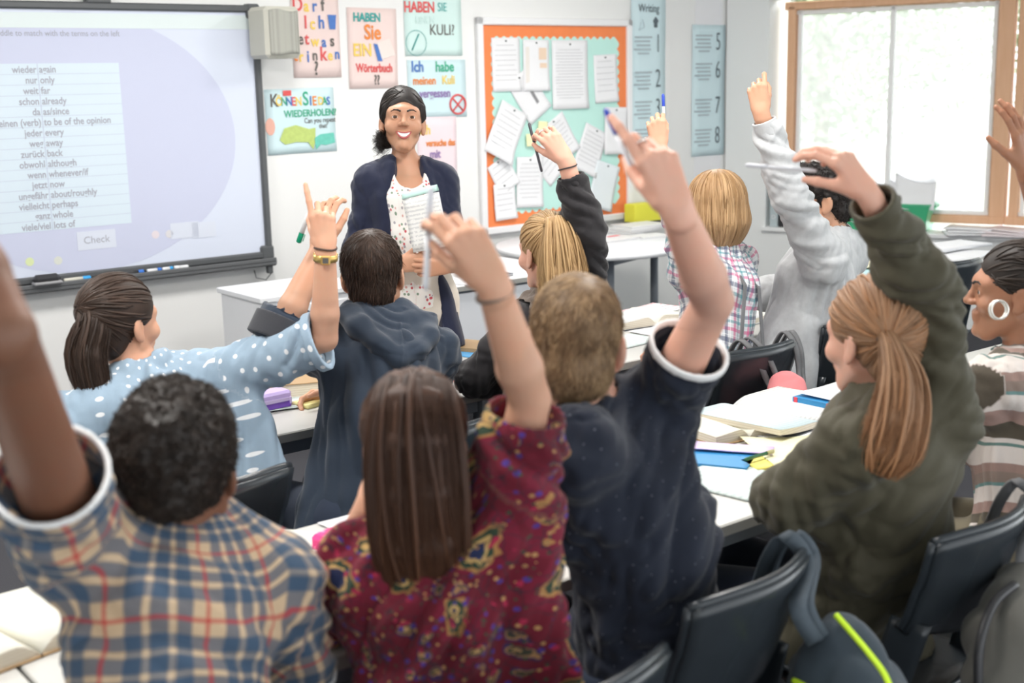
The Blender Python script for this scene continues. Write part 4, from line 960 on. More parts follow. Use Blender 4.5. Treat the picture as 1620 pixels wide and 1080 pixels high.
d.top('shirt', m_polka, g=.018, hem=.16, sl={'L': 1.6, 'R': .97}, gs=(.020, .024, .022), amp=.011, pull=nrm(d.J['shR']-d.J['pelvis']), fold=.06, seed=41, flare=.05, h=.006, gsq={'R': (.020, .034, .03)}, extra=[Pr(lerp(d.J['shR'], d.J['elR'], .30), P(400, 745, 3.22), (.045, .045), (.095, .030), cv(1, 0, 0)), Pr(lerp(d.J['shR'], d.J['elR'], .1), P(345, 760, 3.20), (.06, .05), (.10, .05), cv(1, 0, 0)), Pr(d.J['shL'], P(118, 672, 3.08), .07, .075), Pr(P(118, 672, 3.08), P(140, 760, 3.08), .075, .07)])
d.cuff(m_polka, 'R', w=.022, g=.010); d.collar(m_polka, tall=.034, r=.064); d.trousers(m_jean); d.shoes(m_shoe)
# ================================================================= second row: short dark hair, navy hooded top
e = Hum('person in a dark navy hooded sweatshirt with short dark hair, left arm raised',
    dict(head=P(590, 436, 3.55), neck=P(604, 515, 3.56), pelvis=P(585, 822, 3.40), shL=P(508, 545, 3.50), shR=P(682, 560, 3.62), elL=P(446, 522, 3.26), wrL=P(507, 392, 3.30), elR=P(664, 660, 3.80), wrR=P(540, 625, 3.82), mid=P(600, 670, 3.44)), SKT, 1.03, look=(-.0, 1, .0), roll=.03)
e.hand('L', cv(.10, .95, .05), cv(.3, 0, -.95), [(30, 35, 25), (34, 38, 25), (38, 40, 25), (42, 42, 25)], thumb=(10, 15, 20, 0)); e.hand('R', cv(-1, -.12, .15), cv(0, -.6, .6), [(35, 40, 25)]*4); e.body()
H = e.H; cap = e.cap(scale=1.0, cuts=[Pr(H(-.12, .01, -.092), H(.12, .01, -.092), .045, .045)])
strands(cap, 4200, crown_flow(e, (.01, -.055, .12), .5), .024, e.root, HDB, seed=9, r=.0008, steps=4, jitter=.3, end_free=.76, locks=900, lr=.0014, llen=1.0)
e.top('sweatshirt', m_hood, g=.026, hem=.11, sl={'L': 1.10, 'R': 1.85}, gs=(.026, .030, .014), amp=.015, pull=nrm(e.J['neck']-e.J['pelvis']), fold=.07, seed=51, flare=.025, h=.006)
pe = e.J['pelvis']; A = [Pr(pe-e.up*.04, pe-e.up*.20, (.197, .16), (.205, .166), e.side, cuts=[(pe-e.up*.155, -e.up), (pe-e.up*.095, e.up)])]
p, q = vdbmesh(A, .006, 0, [Pr(pe, pe-e.up*.3, (.190, .153), (.195, .157), e.side)], .002); mkmesh('hem_band', p, q, m_hood_rib, e.root, {'cl': p})
e.cuff(m_hood_rib, 'L', w=.055, g=.013, name='cuff', back=.004)
nk = e.J['neck']; bk = -e.fwd; up = e.up; sd = e.side
A = []                                                       # hood lying on the back: a rolled collar and a sagging pouch
rg = [nk+sd*.090*math.cos(a)+bk*(.075*math.sin(a)-.02)+up*(.030+.012*math.sin(a)) for a in np.linspace(-.75, math.pi+.75, 14)]
for i in range(13): A.append(Pr(rg[i], rg[i+1], .027, .027))
pch = [(-.120, .060, .0), (-.095, .115, -.05), (-.045, .145, -.105), (0.012, .150, -.135), (.060, .143, -.105), (.105, .112, -.045), (.120, .060, .01)]
pp_ = [nk+sd*x+bk*y+up*z for x, y, z in pch]
for i in range(6): A.append(Pr(pp_[i], pp_[i+1], .030, .030))
A += [Pr(nk+bk*.075+up*.0, nk+bk*.118-up*.085+sd*.01, (.095, .034), (.055, .028), sd), Pr(nk+sd*-.07+bk*.06+up*.01, nk+bk*.12-up*.09, (.05, .03), (.03, .028), sd), Pr(nk+sd*.08+bk*.06+up*.01, nk+bk*.12-up*.09, (.05, .03), (.03, .028), sd)]
p, q = vdbmesh(A, .005, .022, [Pr(nk-up*.02+e.fwd*.012, H(0, -.01, 0), .066, .074)], .01); n_ = vnormals(p, q)
fx = (p-nk) @ sd; fz = (p-nk) @ up; rr_ = np.sqrt((fx-.01)**2+(fz-.06)**2); p = p+n_*((1-2*np.abs(vnoise(np.c_[rr_/.03, fx/.12, fz/.2])))*.006*(fz < .03)+vnoise(p/.03)*.002)[:, None]
seam = np.abs(fx-.012-(fz+.1)*.06); p = p-n_*(.004*np.exp(-(seam/.003)**2)*(fz < -.02))[:, None]
mkmesh('hood', p, q, m_hood, e.root, {'cl': p}); e.collar(m_check, tall=.038, r=.062); e.trousers(m_jean); e.shoes(m_shoe)
# ================================================================= second row: blonde ponytail, black top
f = Hum('person in a black long-sleeved top with a straight blonde ponytail, holding up a pencil',
    dict(head=P(866, 400, 3.80), neck=P(878, 478, 3.82), pelvis=P(880, 762, 3.72), shL=P(822, 520, 3.76), shR=P(934, 492, 3.86), elR=P(931, 372, 3.74), wrR=P(894, 252, 3.68), elL=P(748, 598, 3.80), wrL=P(815, 608, 4.02)), SK, .96, look=(-.58, .85, -.02), fem=.88)
f.hand('R', cv(-.58, .78, .05), cv(-.25, .1, -.9), [(40, 48, 30), (42, 50, 30), (44, 50, 30), (30, 35, 20)], thumb=(5, 35, 25, 0)); f.hand('L', cv(1, 0, -.4), -ZU, [(30, 30, 15)]*4); f.body()
H = f.H; cap = f.cap(scale=1.04, cuts=[Pr(H(-.12, .02, -.08), H(.12, .02, -.08), .045, .045)]); tie = P(876, 362, 3.72)
path = [P(870, 362, 3.745), P(879, 352, 3.70), P(884, 385, 3.685), P(888, 430, 3.68), P(892, 480, 3.68), P(900, 535, 3.69)]; rad = [(.022, .016), (.034, .02), (.056, .026), (.070, .028), (.072, .026), (.045, .014)]
ext = bundle(path, rad, 1300, np.random.default_rng(29), .003, cv(1, 0, 0), 16); elk = bundle(path, rad, 150, np.random.default_rng(29+1), .003, cv(1, 0, 0), 16); cm = vdbmesh(core(path[:-1], rad[:-1], cv(1, 0, 0), shrink=.80), .004, .02)
strands(cap, 1800, down_flow(f, tie), .09, f.root, HBL, seed=10, r=.0008, extra=ext, core=cm, eloc=elk)
f.top('jumper', m_black, g=.014, hem=.10, sl={'L': 1.95, 'R': 1.80}, gs=(.016, .016, .012), amp=.011, seed=61, h=.006, fold=.05)
f.ends = {}; f.top('gilet', m_fur, g=.030, hem=.14, sl={'L': 0, 'R': 0}, amp=.010, seed=62, h=.008, fold=.03, kn=.01, holes=[El(f.J['shL'], (.085,)*3), El(f.J['shR'], (.085,)*3)])
f.trousers(m_blacktr); f.shoes(m_shoe)
# ================================================================= second row: golden bob, pink plaid shirt
h = Hum('person in a pink and teal plaid shirt with a chin-length golden bob, seen from behind',
    dict(head=P(1131, 330, 4.30), neck=P(1136, 392, 4.32), pelvis=P(1128, 634, 4.28), shL=P(1094, 425, 4.20), shR=P(1166, 418, 4.42), elL=P(1064, 318, 4.10), wrL=P(1043, 232, 4.06), elR=P(1160, 505, 4.50), wrR=P(1066, 549, 4.24)), SKM, .95, look=(-.32, 1, -.05), fem=.88)
h.hand('L', cv(-.12, 1, .05), cv(.1, 0, -1), [(50, 60, 40), (55, 60, 40), (60, 60, 40), (62, 60, 40)], thumb=(0, 50, 30, 0)); h.hand('R', cv(-1, -.12, .1), cv(0, -.8, .3), [(40, 45, 30)]*4); h.body()
H = h.H; cap = h.cap(base=[El(H(0, -.016, .044), (.090, .104, .090), h.fr), Pr(H(0, -.022, .03), H(0, -.020, -.040), (.096, .098), (.108, .100), h.fr[0]), Pr(H(0, -.020, -.040), H(0, -.012, -.085), (.106, .100), (.085, .070), h.fr[0])], nape=False, ears=False, cuts=[El(H(0, .10, -.05), (.060, .075, .13), h.fr), Pr(H(0, 0, -.19), H(0, 0, -.128), (.15, .15), (.085, .065), h.fr[0])])
strands(cap, 3000, lambda p: nrm(nrm(p-H(0, -.02, .14))*(1.0 if (p-h.hc) @ h.fr[2] > .06 else .1)-h.fr[2]*.8), .10, h.root, HBB, seed=11, r=.0009, lift=.003, jitter=.08, locks=800, lr=.0036)
h.top('shirt', m_plaid_bob, g=.016, hem=.10, sl={'L': 1.0, 'R': 1.85}, gs=(.016, .016, .012), amp=.015, seed=71, h=.006, fold=.05); h.collar(m_plaid_bob, tall=.034, r=.06)
bk = -h.fwd; st = plain('strap_grey', (.17, .17, .175), .8)
for sg in (-1, 1):
    mb = MB(); pts = [h.J['neck']+h.side*sg*.03+bk*.075-h.up*.04, h.J['neck']+h.side*sg*.045+bk*.135-h.up*.14, lerp(h.J['neck'], h.J['pelvis'], .62)+h.side*sg*.07+bk*.142, h.J['pelvis']+h.side*sg*.10+bk*.148]
    for i in range(3):
        a, c = pts[i]-h.root.matrix_world.translation, pts[i+1]-h.root.matrix_world.translation
        mb.add([a-h.side*.009, a+h.side*.009, c+h.side*.009, c-h.side*.009, a-h.side*.009+bk*.004, a+h.side*.009+bk*.004, c+h.side*.009+bk*.004, c-h.side*.009+bk*.004], [(0, 1, 2, 3), (7, 6, 5, 4), (0, 3, 7, 4), (1, 5, 6, 2), (0, 4, 5, 1), (3, 2, 6, 7)])
    mb.build('brace', st, h.root)
h.trousers(m_khaki); h.shoes(m_shoe)
# ================================================================= second row, right: curly black hair, grey sweatshirt
k = Hum('person in a pale grey sweatshirt with curly black hair, arm stretched up beside the window',
    dict(head=P(1303, 316, 4.42), neck=P(1318, 382, 4.44), pelvis=W(3.42, 2.84, .55), shL=P(1300, 412, 4.28), shR=P(1338, 405, 4.58), elL=P(1248, 305, 4.12), wrL=P(1204, 178, 4.04), elR=P(1242, 462, 4.66), wrR=P(1150, 476, 4.66), side=nrm(cv(.45, 0, -.9))), SKT, 1.0, look=(-1, .22, -.02))
k.hand('L', cv(-.15, 1, .05), cv(.25, 0, -1), [(20, 70, 45), (62, 65, 40), (66, 65, 40), (70, 65, 40)], thumb=(0, 45, 30, 0)); k.hand('R', cv(-1, -.1, 0), -ZU, [(20, 20, 15)]*4); k.lids = True; k.body(h=.003); k.eyes(); k.brows(HBK, .0045)
H = k.H; cp = k.cap(scale=1.05, extra=[El(H(0, .06, .10), (.06, .045, .03), k.fr)], cuts=[El(H(0, .13, .02), (.07, .06, .055), k.fr)]); pp, qq = cp; nn_ = vnormals(pp, qq); pp = pp+nn_*(vnoise(pp/.016)*.006)[:, None]; cp = (pp, qq)
strands(cp, 3600, lambda p: k.fr[2]*-.3+k.fr[1]*.2, .022, k.root, HBK, r=.0010, steps=7, jitter=1.0, end_free=.0, curl=(1.2, .5), seed=12)
k.top('sweatshirt', m_grey, g=.026, hem=.12, sl={'L': 1.90, 'R': 1.92}, gs=(.028, .024, .010), amp=.011, pull=nrm(k.J['shL']-k.J['pelvis']), fold=.065, seed=81, h=.006, flare=.03)
k.collar(m_plaid_bob, tall=.03, r=.060); k.cuff(m_grey, 'L', w=.045, g=.002, name='cuff'); k.trousers(plain('stone_trousers', (.30, .25, .22), .9)); k.shoes(m_shoe)
HB_, HG, HM, HO, HR, HD, HE, HF, HH, HK = b, g_, m, o, r_, d, e, f, h, k
# ================================================================= on the board wall
dark = plain('frame_charcoal', (.085, .09, .095), .45, .08, 30); dark2 = plain('tray_charcoal', (.11, .115, .12), .5, .08, 20)
scr = Mat('board_surface', (.5, .54, .66), .35, .4); scr.vary((.545, .585, .68), .02, 1.5); scr.b.inputs['Emission Color'].default_value = (.76, .80, .95, 1); scr.b.inputs['Emission Strength'].default_value = .09
def lit(name, c, e=.09, rough=.4):
    c = tuple(x*.82 for x in c)
    m = Mat(name, c, rough, .3); m.vary(c, .015, 2); m.b.inputs['Emission Color'].default_value = (*c, 1); m.b.inputs['Emission Strength'].default_value = e; return m.m
UB0, UB1, ZB0, ZB1 = 1.36, 3.165, .765, 2.068
wb_ = thing('interactive_whiteboard', wallM((UB0+UB1)/2, (ZB0+ZB1)/2), 'large charcoal-framed interactive whiteboard with a projected word list', 'whiteboard')
cu_, cz_ = (UB0+UB1)/2, (ZB0+ZB1)/2; bw, bh = UB1-UB0, ZB1-ZB0
MB().box((0, 0, .022), (bw-.03, bh-.03, .03), .002).build('screen', scr.m, wb_)
mb = MB(); fw = .036
for x, y, sx, sy in ((0, bh/2-fw/2, bw, fw), (0, -bh/2+fw/2, bw, fw), (-bw/2+fw/2, 0, fw, bh), (bw/2-fw/2, 0, fw, bh)): mb.box((x, y, .028), (sx, sy, .056), .008)
for x in (-1, 1):
    for y in (-1, 1): mb.box((x*(bw/2-.03), y*(bh/2-.03), .030), (.075, .075, .06), .01)
mb.build('frame', dark, wb_)
mb = MB(); mb.box((0, -bh/2-.022, .045), (bw+.01, .034, .09), .008); mb.box((0, -bh/2-.006, .088), (bw, .022, .012), .004); mb.build('pen_tray', dark2, wb_)
def bl(px, py, off=.039): u, z = onwall(px, py, off); return u-cu_, z-cz_
xa, ya = bl(130, 228); circ = MB(); ra_, rb_ = .80, .615
circ.prism([(xa+ra_*math.cos(a)-.0, ya+rb_*math.sin(a)) for a in np.linspace(0, 2*math.pi, 73)[:-1] if xa+ra_*math.cos(a) > -bw/2+.04], .0375, .0382); circ.build('projected_disc', lit('disc_lilac', (.60, .63, .79)), wb_)
tl = bl(188, 100); br = bl(208, 353); xl = -bw/2+.05; xr = (tl[0]+br[0])/2; yt, yb = bl(100, 100)[1], bl(100, 362)[1]
MB().box(((xl+xr)/2, (yt+yb)/2, .0388), (xr-xl, yt-yb, .0008)).build('projected_list_panel', lit('panel_ice', (.68, .78, .86)), wb_)
ln_ = lit('rule_grey', (.55, .60, .72)); mb = MB(); nrow = 16
for i in range(1, nrow): mb.box(((xl+xr)/2, yt+(yb-yt)*i/nrow, .0396), (xr-xl, .0022, .0004))
xc = bl(68, 200)[0]; mb.box((xc, (yt+yb)/2, .0396), (.004, yt-yb, .0004)); mb.build('projected_rules', ln_, wb_)
ink = lit('projected_ink', (.40, .41, .47), .08)
words_ = ['wieder|again', 'nur|only', 'weit|far', 'schon|already', 'da|as/since', 'meinen (verb)|to be of the opinion', 'jeder|every', 'weg|away', 'zurück|back', 'obwohl|although', 'wenn|whenever/if', 'jetzt|now', 'ungefähr|about/roughly', 'vielleicht|perhaps', 'ganz|whole', 'viele/viel|lots of']
for i, w in enumerate(words_):
    y = yt+(yb-yt)*(i+.5)/nrow; a, b_ = w.split('|')
    for s_, al, dx in ((a, 'RIGHT', -.006), (b_, 'LEFT', .006)): text('projected_word', s_, .046, ink, wb_, L(xc+dx, y-.004, .0399), al, .0002, sx=.86, off=.0008)
text('projected_heading', 'text into the middle to match with the terms on the left', .038, ink, wb_, L(bl(60, 54)[0], bl(100, 53)[1], .0395), 'CENTER', .0002, sx=.9)
for px, py, w, h, s_ in ((153, 379, .19, .09, 'Check'), (292, 364, .15, .08, ''), (323, 363, .13, .08, '')):
    x, y = bl(px, py); MB().box((x, y, .0392), (w, h, .0008), .0).build('projected_button', lit('button_pale', (.70, .74, .84)), wb_)
    if s_: text('projected_word', s_, .050, ink, wb_, L(x, y, .0398), 'CENTER', .0002)
MB().box((0, bh/2-.085, .0392), (bw-.08, .07, .0008)).build('projected_toolbar', lit('toolbar_mint', (.74, .82, .82)), wb_)
for px, py, c in ((47, 414, (.72, .80, .45)), (92, 412, (.70, .72, .66)), (268, 370, (.72, .70, .72)), (246, 371, (.78, .70, .74))):
    x, y = bl(px, py); MB().prism([(x+.02*math.cos(a), y+.02*math.sin(a)) for a in np.linspace(0, 6.2832, 21)[:-1]], .0388, .0396).build('projected_icon', lit('icon_%02d' % (px % 97), c), wb_)
mb = MB(); q = [(bw/2-.03, -bh/2-.03, .06), (bw/2-.02, -bh/2-.08, .06), (bw/2-.05, -bh/2-.115, .05), (bw/2-.10, -bh/2-.10, .04), (bw/2-.105, -bh/2-.06, .03)]
mb.tube(q, .003, 7); mb.box((bw/2-.03, -bh/2-.055, .06), (.03, .05, .03), .004); mb.build('cable', dark, wb_)
mb = MB().box((0, .16, .05), (.045, .32, .045), .006).box((0, .33, .25), (.05, .05, .44), .006).box((0, -.0, .03), (.12, .05, .05), .006)
t_ = thing('projector_arm', wallM(onwall(150, 3)[0], ZB1+.02), 'black projector bracket rising from the top of the whiteboard', 'bracket'); mb.build('bracket', dark, t_); MB().box((0, .30, .52), (.30, .12, .22), .03).build('projector_body', plain('projector_white', (.7, .7, .7), .4), t_)
# marker pens and the eraser lying in the tray
bluec = plain('marker_blue', (.03, .16, .55), .4); cyan = plain('marker_cyan', (.03, .35, .75), .4); whm = plain('marker_white', (.75, .76, .78), .4); blk = plain('black_plastic', (.025, .025, .028), .4); cream_ = plain('marker_cream', (.62, .60, .52), .5)
tray_z = ZB0-.004
def marker(pxa, pxb, body, capm, label):
    ua = onwall(pxa, 440, .08)[0]; ub = onwall(pxb, 425, .08)[0]; p0 = W(ua, WALLC-.075, tray_z+.012); p1 = W(ub, WALLC-.075, tray_z+.012); pen(p0, p1, body, capm, label, .009, 'board_marker', .30, 'marker', 'markers in the whiteboard tray')
marker(101, 143, cream_, cyan, 'cream marker with a bright cyan cap beside the eraser'); marker(178, 155, cream_, blk, 'plain cream marker, second from the eraser'); marker(198, 228, blk, bluec, 'dark marker with a royal blue cap in the middle of the tray')
marker(234, 256, whm, bluec, 'short white marker with a blue cap, right of the royal blue one'); marker(258, 274, whm, cyan, 'small white marker with a cyan end'); marker(300, 276, whm, whm, 'all-white marker, rightmost in the tray')
er = thing('board_eraser', wallM(onwall(73, 440, .08)[0], tray_z+.03, .085), 'black rounded board eraser at the left of the tray', 'eraser'); MB().box((0, 0, 0), (.13, .045, .05), .018).build('grip', blk, er); MB().box((0, -.018, .006), (.135, .016, .055), .006).build('felt_pad', plain('felt_grey', (.3, .3, .31), .9), er)
# speaker
bg_ = plain('speaker_beige', (.55, .54, .47), .5, .03); gr_ = Mat('speaker_grille', (.33, .33, .29), .7); v = gr_.obj()[0]; gr_.color(gr_.mix(gr_.vor(v, 300, .0).lt(.35), (.36, .36, .32), (.22, .22, .20)))
pc = P(437, 52, 6.42); sp_ = thing('wall_speaker', frame(pc, nrm(D1*.86-N1*.50), ZU, nrm(-N1*.86-D1*.50)) @ Matrix.Rotation(.55, 4, 'Y'), 'beige box loudspeaker on the wall beside the whiteboard corner', 'speaker')
MB().box((0, 0, -.02), (.20, .255, .19), .018).build('cabinet', bg_, sp_)
sc_ = MB().grid(lambda u, v: ((u-.5)*.165, (v-.5)*.215+.006*math.sin(u*math.pi*2)*(1 if v > .9 else -1 if v < .1 else 0), .077+.012*math.cos((u-.5)*2.6)), 12, 12, .008); sc_.build('grille', gr_.m, sp_); MB().box((0, 0, -.13), (.05, .08, .07), .01).build('wall_bracket', dark, sp_)
# ---------------------------------------------------------------- hand-lettered posters
def pap(name, c, amt=.03, sc=9): return plain(name, c, .8, amt, sc)
POST = [wallM]
def ink_(name, c): return plain('ink_'+name, c, .7, .15, 60)
RED, GRN, BLU, ORG, YEL, GRY, PUR, TEAL, PNK = ink_('red', (.70, .10, .10)), ink_('green', (.05, .40, .24)), ink_('blue', (.07, .18, .50)), ink_('orange', (.80, .25, .05)), ink_('yellow', (.85, .60, .12)), ink_('grey', (.13, .12, .11)), ink_('purple', (.28, .18, .42)), ink_('teal', (.04, .36, .34)), ink_('pink', (.8, .25, .35))
def poster(x0, y0, x1, y1, paper, label, rot=0.0, off=.004):
    (ua, za), (ub, zb) = onwall(x0, y0), onwall(x1, y1); w, h = ub-ua, za-zb
    t = thing('poster', wallM((ua+ub)/2, (za+zb)/2, off, rot), label, 'poster', 'hand-lettered posters on the wall')
    MB().grid(lambda u, v: ((u-.5)*w, (v-.5)*h, .0015*math.sin(u*5+x0)*math.cos(v*4)), 8, 8, .0006).build('sheet', paper, t)
    def wr(px, py, s_, size, m, sx=.9, off_=.003, rot_=0.0):
        u, z = onwall(px, py, off); a = Matrix.Rotation(-rot, 2) @ Vector((u-(ua+ub)/2, z-(za+zb)/2)); text('lettering', s_, size*.86, m, t, L(a[0], a[1], .0035, rot_), 'CENTER', .0006, sx=sx, off=off_*.45)
    def shape(px, py, mbf, m, name='drawing'):
        u, z = onwall(px, py, off); mb = MB(); mbf(mb); mb.build(name, m, t, L(u-(ua+ub)/2, z-(za+zb)/2, .0032))
    return t, wr, shape
pinkp, bluep, mintp, rosep = pap('paper_pink', (.80, .64, .61)), pap('paper_ice_blue', (.60, .76, .80)), pap('paper_mint', (.62, .79, .76)), pap('paper_rose', (.82, .68, .72))
t, wr, sh = poster(457, -20, 540, 122, pinkp, 'pink poster reading Darf Ich etwas trinken beside the speaker')
for s_, x, y, z_, m in (('D', 470, 8, .12, RED), ('a', 484, 10, .10, YEL), ('r', 497, 10, .10, BLU), ('f', 510, 8, .11, GRY), ('I', 483, 36, .11, RED), ('c', 494, 38, .10, YEL), ('h', 508, 36, .11, BLU), ('e', 475, 62, .10, GRY), ('t', 485, 62, .10, RED), ('w', 498, 66, .09, YEL), ('a', 512, 67, .09, BLU), ('s', 525, 65, .10, GRY),
        ('t', 467, 88, .10, ORG), ('r', 476, 90, .09, YEL), ('i', 487, 90, .10, BLU), ('n', 498, 88, .09, GRY), ('k', 511, 86, .12, RED), ('e', 522, 88, .09, YEL), ('n', 533, 86, .09, BLU), ('?', 500, 109, .12, GRY)): wr(x, y, s_, z_, m, .85, .004)
sh(525, 35, lambda mb: mb.prism([(-.026, .038), (.026, .038), (.018, -.038), (-.018, -.038)], 0, .001), BLU, 'drawn_cup')
t, wr, sh = poster(547, 12, 630, 139, pinkp, 'pink poster reading HABEN Sie EIN Wörterbuch, right of the speaker', -.01)
wr(580, 28, 'HABEN', .075, TEAL, .85, .004); wr(589, 52, 'Sie', .13, ORG, .85, .005); wr(573, 80, 'EIN', .11, YEL, .85, .004); wr(592, 108, 'Wörterbuch', .075, RED, .72, .004); wr(596, 127, '??', .085, GRY, .8, .004)
sh(608, 78, lambda mb: mb.prism([(-.05, .035), (.035, .06), (.07, -.03), (-.02, -.055)], 0, .001), plain('drawn_page', (.78, .70, .66), .8), 'drawn_book'); sh(597, 82, lambda mb: mb.prism([(-.025, .045), (.0, .04), (.03, -.05), (.0, -.05)], .001, .002), BLU, 'drawn_spine')
t, wr, sh = poster(637, -12, 731, 88, mintp, 'mint poster reading HABEN SIE with a red heading, topmost right of the pink ones')
wr(663, 12, 'HABEN', .095, RED, .8, .005); wr(699, 12, 'SIE', .08, TEAL, .8, .0); wr(672, 32, 'EINEN', .07, mintp, .8, .0); wr(699, 48, 'KULI?', .10, GRY, .85, .0)
sh(658, 68, lambda mb: mb.tube([(.07*math.cos(a), .07*math.sin(a), .001) for a in np.linspace(0, 6.28, 24)[:-1]], .0015, 4, True).tube([(-.03, -.04, .001), (.02, .05, .001)], .004, 4), TEAL, 'drawn_pencil')
t, wr, sh = poster(643, 95, 738, 184, bluep, 'pale blue poster reading Ich habe meinen Kuli vergessen behind the standing person', .0)
wr(660, 106, 'Ich', .10, BLU, .85, .004); wr(703, 106, 'habe', .095, GRN, .85, .004); wr(671, 128, 'meinen', .075, ORG, .85, .003); wr(709, 127, 'Kuli', .08, YEL, .85, .003); wr(688, 148, 'vergessen', .08, PUR, .8, .003)
sh(724, 165, lambda mb: mb.tube([(.055*math.cos(a), .055*math.sin(a), .001) for a in np.linspace(0, 6.28, 28)[:-1]], .006, 5, True).tube([(-.038, -.038, .001), (.038, .038, .001)], .005, 5).tube([(-.038, .038, .001), (.038, -.038, .001)], .005, 5), RED, 'drawn_ban_sign')
t, wr, sh = poster(658, 186, 724, 304, rosep, 'pink poster partly hidden behind the standing person, with orange and purple words', -.01)
wr(672, 206, 'Ich', .09, YEL, .85, .003); wr(697, 226, 'versuche das', .062, ORG, .75, .003); wr(688, 244, 'mit', .08, PUR, .85, .003); wr(712, 268, 'a', .10, ORG, .85, .004)
t, wr, sh = poster(417, 141, 532, 239, bluep, 'pale blue poster reading KÖNNEN SIE DAS WIEDERHOLEN under the speaker', .01)
for s_, x, y, z_, m in (('K', 433, 160, .11, GRY), ('Ö', 441, 161, .075, YEL), ('N', 449, 161, .075, GRN), ('N', 457, 161, .075, BLU), ('E', 464, 161, .075, RED), ('N', 472, 161, .075, YEL), ('S', 483, 157, .12, GRN), ('I', 491, 160, .08, BLU), ('E', 497, 160, .08, ORG), ('D', 507, 160, .07, YEL), ('A', 513, 160, .07, GRN), ('S', 519, 160, .07, BLU)): wr(x, y, s_, z_, m, .8, .003)
wr(491, 179, 'WIEDERHOLEN?', .060, GRN, .85, .002); wr(506, 190, 'Can you repeat', .045, GRY, .8, .0); wr(511, 199, 'that?', .04, GRY, .8, .0)
sh(468, 214, lambda mb: mb.prism([(-.10, -.02), (-.07, .04), (.0, .055), (.08, .03), (.12, .035), (.115, -.03), (.10, -.08), (.07, -.04), (.0, -.035), (-.07, -.045)], 0, .001), plain('ink_lime', (.48, .60, .18), .8, .2, 40), 'speech_bubble')
sh(514, 221, lambda mb: mb.prism([(-.07, .01), (-.03, .03), (.055, .035), (.06, -.02), (.0, -.03), (-.03, -.025), (-.06, -.05)], 0, .001), plain('ink_aqua', (.15, .55, .45), .8, .2, 40), 'speech_bubble')
sh(427, 200, lambda mb: mb.prism([(.028*math.cos(a), .045*math.sin(a)) for a in np.linspace(0, 6.28, 20)[:-1]], 0, .001), plain('ink_peach', (.75, .42, .34), .8), 'drawn_head'); sh(454, 147, lambda mb: mb.box((0, 0, .001), (.05, .028, .001)), RED, 'drawn_flag')
# ---------------------------------------------------------------- pin board
uL, uR, zT, zB = 4.590, 5.842, 2.030, .748
silver = plain('board_frame_white', (.80, .80, .81), .35, .02)
nb = thing('pin_board', wallM((uL+uR)/2, (zT+zB)/2), 'white-framed pin board with an orange scalloped border and mint backing', 'notice board')
w, h = uR-uL, zT-zB; mb = MB()
for x, y, sx, sy in ((0, h/2-.022, w, .044), (0, -h/2+.022, w, .044), (-w/2+.022, 0, .044, h), (w/2-.022, 0, .044, h)): mb.box((x, y, .016), (sx, sy, .034), .006)
mb.build('frame', silver, nb)
MB().box((0, 0, .006), (w-.06, h-.06, .012)).build('orange_border', plain('border_orange', (.84, .235, .075), .7, .06, 14), nb)
def scal(w, h, n, m, a=.012):
    pts = []
    for i in range(n*6): t = i/(n*6); pts.append((-w/2+w*t, h/2+a*abs(math.sin(math.pi*n*t))))
    for i in range(m*6): t = i/(m*6); pts.append((w/2+a*abs(math.sin(math.pi*m*t)), h/2-h*t))
    for i in range(n*6): t = i/(n*6); pts.append((w/2-w*t, -h/2-a*abs(math.sin(math.pi*n*t))))
    for i in range(m*6): t = i/(m*6); pts.append((-w/2-a*abs(math.sin(math.pi*m*t)), -h/2+h*t))
    return pts
sc2 = MB(); sc2.prism(scal(w-.25, h-.255, 18, 18, .020), .0121, .0135); sc2.build('mint_backing', plain('backing_mint', (.50, .78, .71), .8, .03), nb)
wp = pap('paper_white', (.80, .80, .82), .02); tx = ink_('print', (.46, .46, .48)); pinm = plain('pin_dark', (.03, .05, .05), .3)
SH = []
def zp(zx, zy): return 740+zx/3.085, 20+zy/3.085
def sheet(zx, zy, w, h, rot, label, m=wp, lines=12, lay=0, nm='pinned_sheet', curl=.012, pins=True, cat='paper', grp='sheets pinned to the board'):
    u, z = onwall(*zp(zx, zy)); t = thing(nm, wallM(u, z, .015+lay*.0035, rot), label, cat, grp)
    MB().grid(lambda a, b: ((a-.5)*w, (b-.5)*h, .001+curl*max(0, .45-b)**2*4*(.4+a)), 8, 10, .0005).build('page', m, t)
    if lines:
        mb = MB()
        for i in range(lines):
            y = h*.36-h*.74*i/lines; l = w*(.76-.15*((i*7) % 4 == 0)); b = .5+y/h; mb.box((-w*.02, y, .0022+curl*max(0, .45-b)**2*4*.9), (l, .0028, .0003))
        mb.build('printed_lines', tx, t)
    if pins: MB().lathe([(.0001, .008), (.005, .007), (.005, 0)], (0, h*.44, .001), 10).build('pin', pinm, t)
    return t
sheet(180, 254, .215, .315, .01, 'upright white sheet in the top left corner of the pin board', lines=8); t = sheet(323, 258, .205, .305, -.01, 'white sheet with small peach pictures, second in the top row', lines=0, lay=2)
pe_ = plain('print_peach', (.78, .60, .46), .8); MB().box((.05, .07, .003), (.06, .07, .0004)).build('printed_picture', pe_, t); MB().box((.055, 0, .003), (.055, .03, .0004)).build('printed_picture', pe_, t); MB().box((-.07, .0, .003), (.03, .22, .0004)).build('printed_picture', plain('print_sand', (.76, .72, .68), .8), t)
sheet(490, 303, .295, .42, .0, 'largest sheet, full of printed lines, in the top row', lines=17, lay=1); sheet(666, 322, .20, .30, .04, 'small white sheet at the top right, hung a little lower', lines=6)
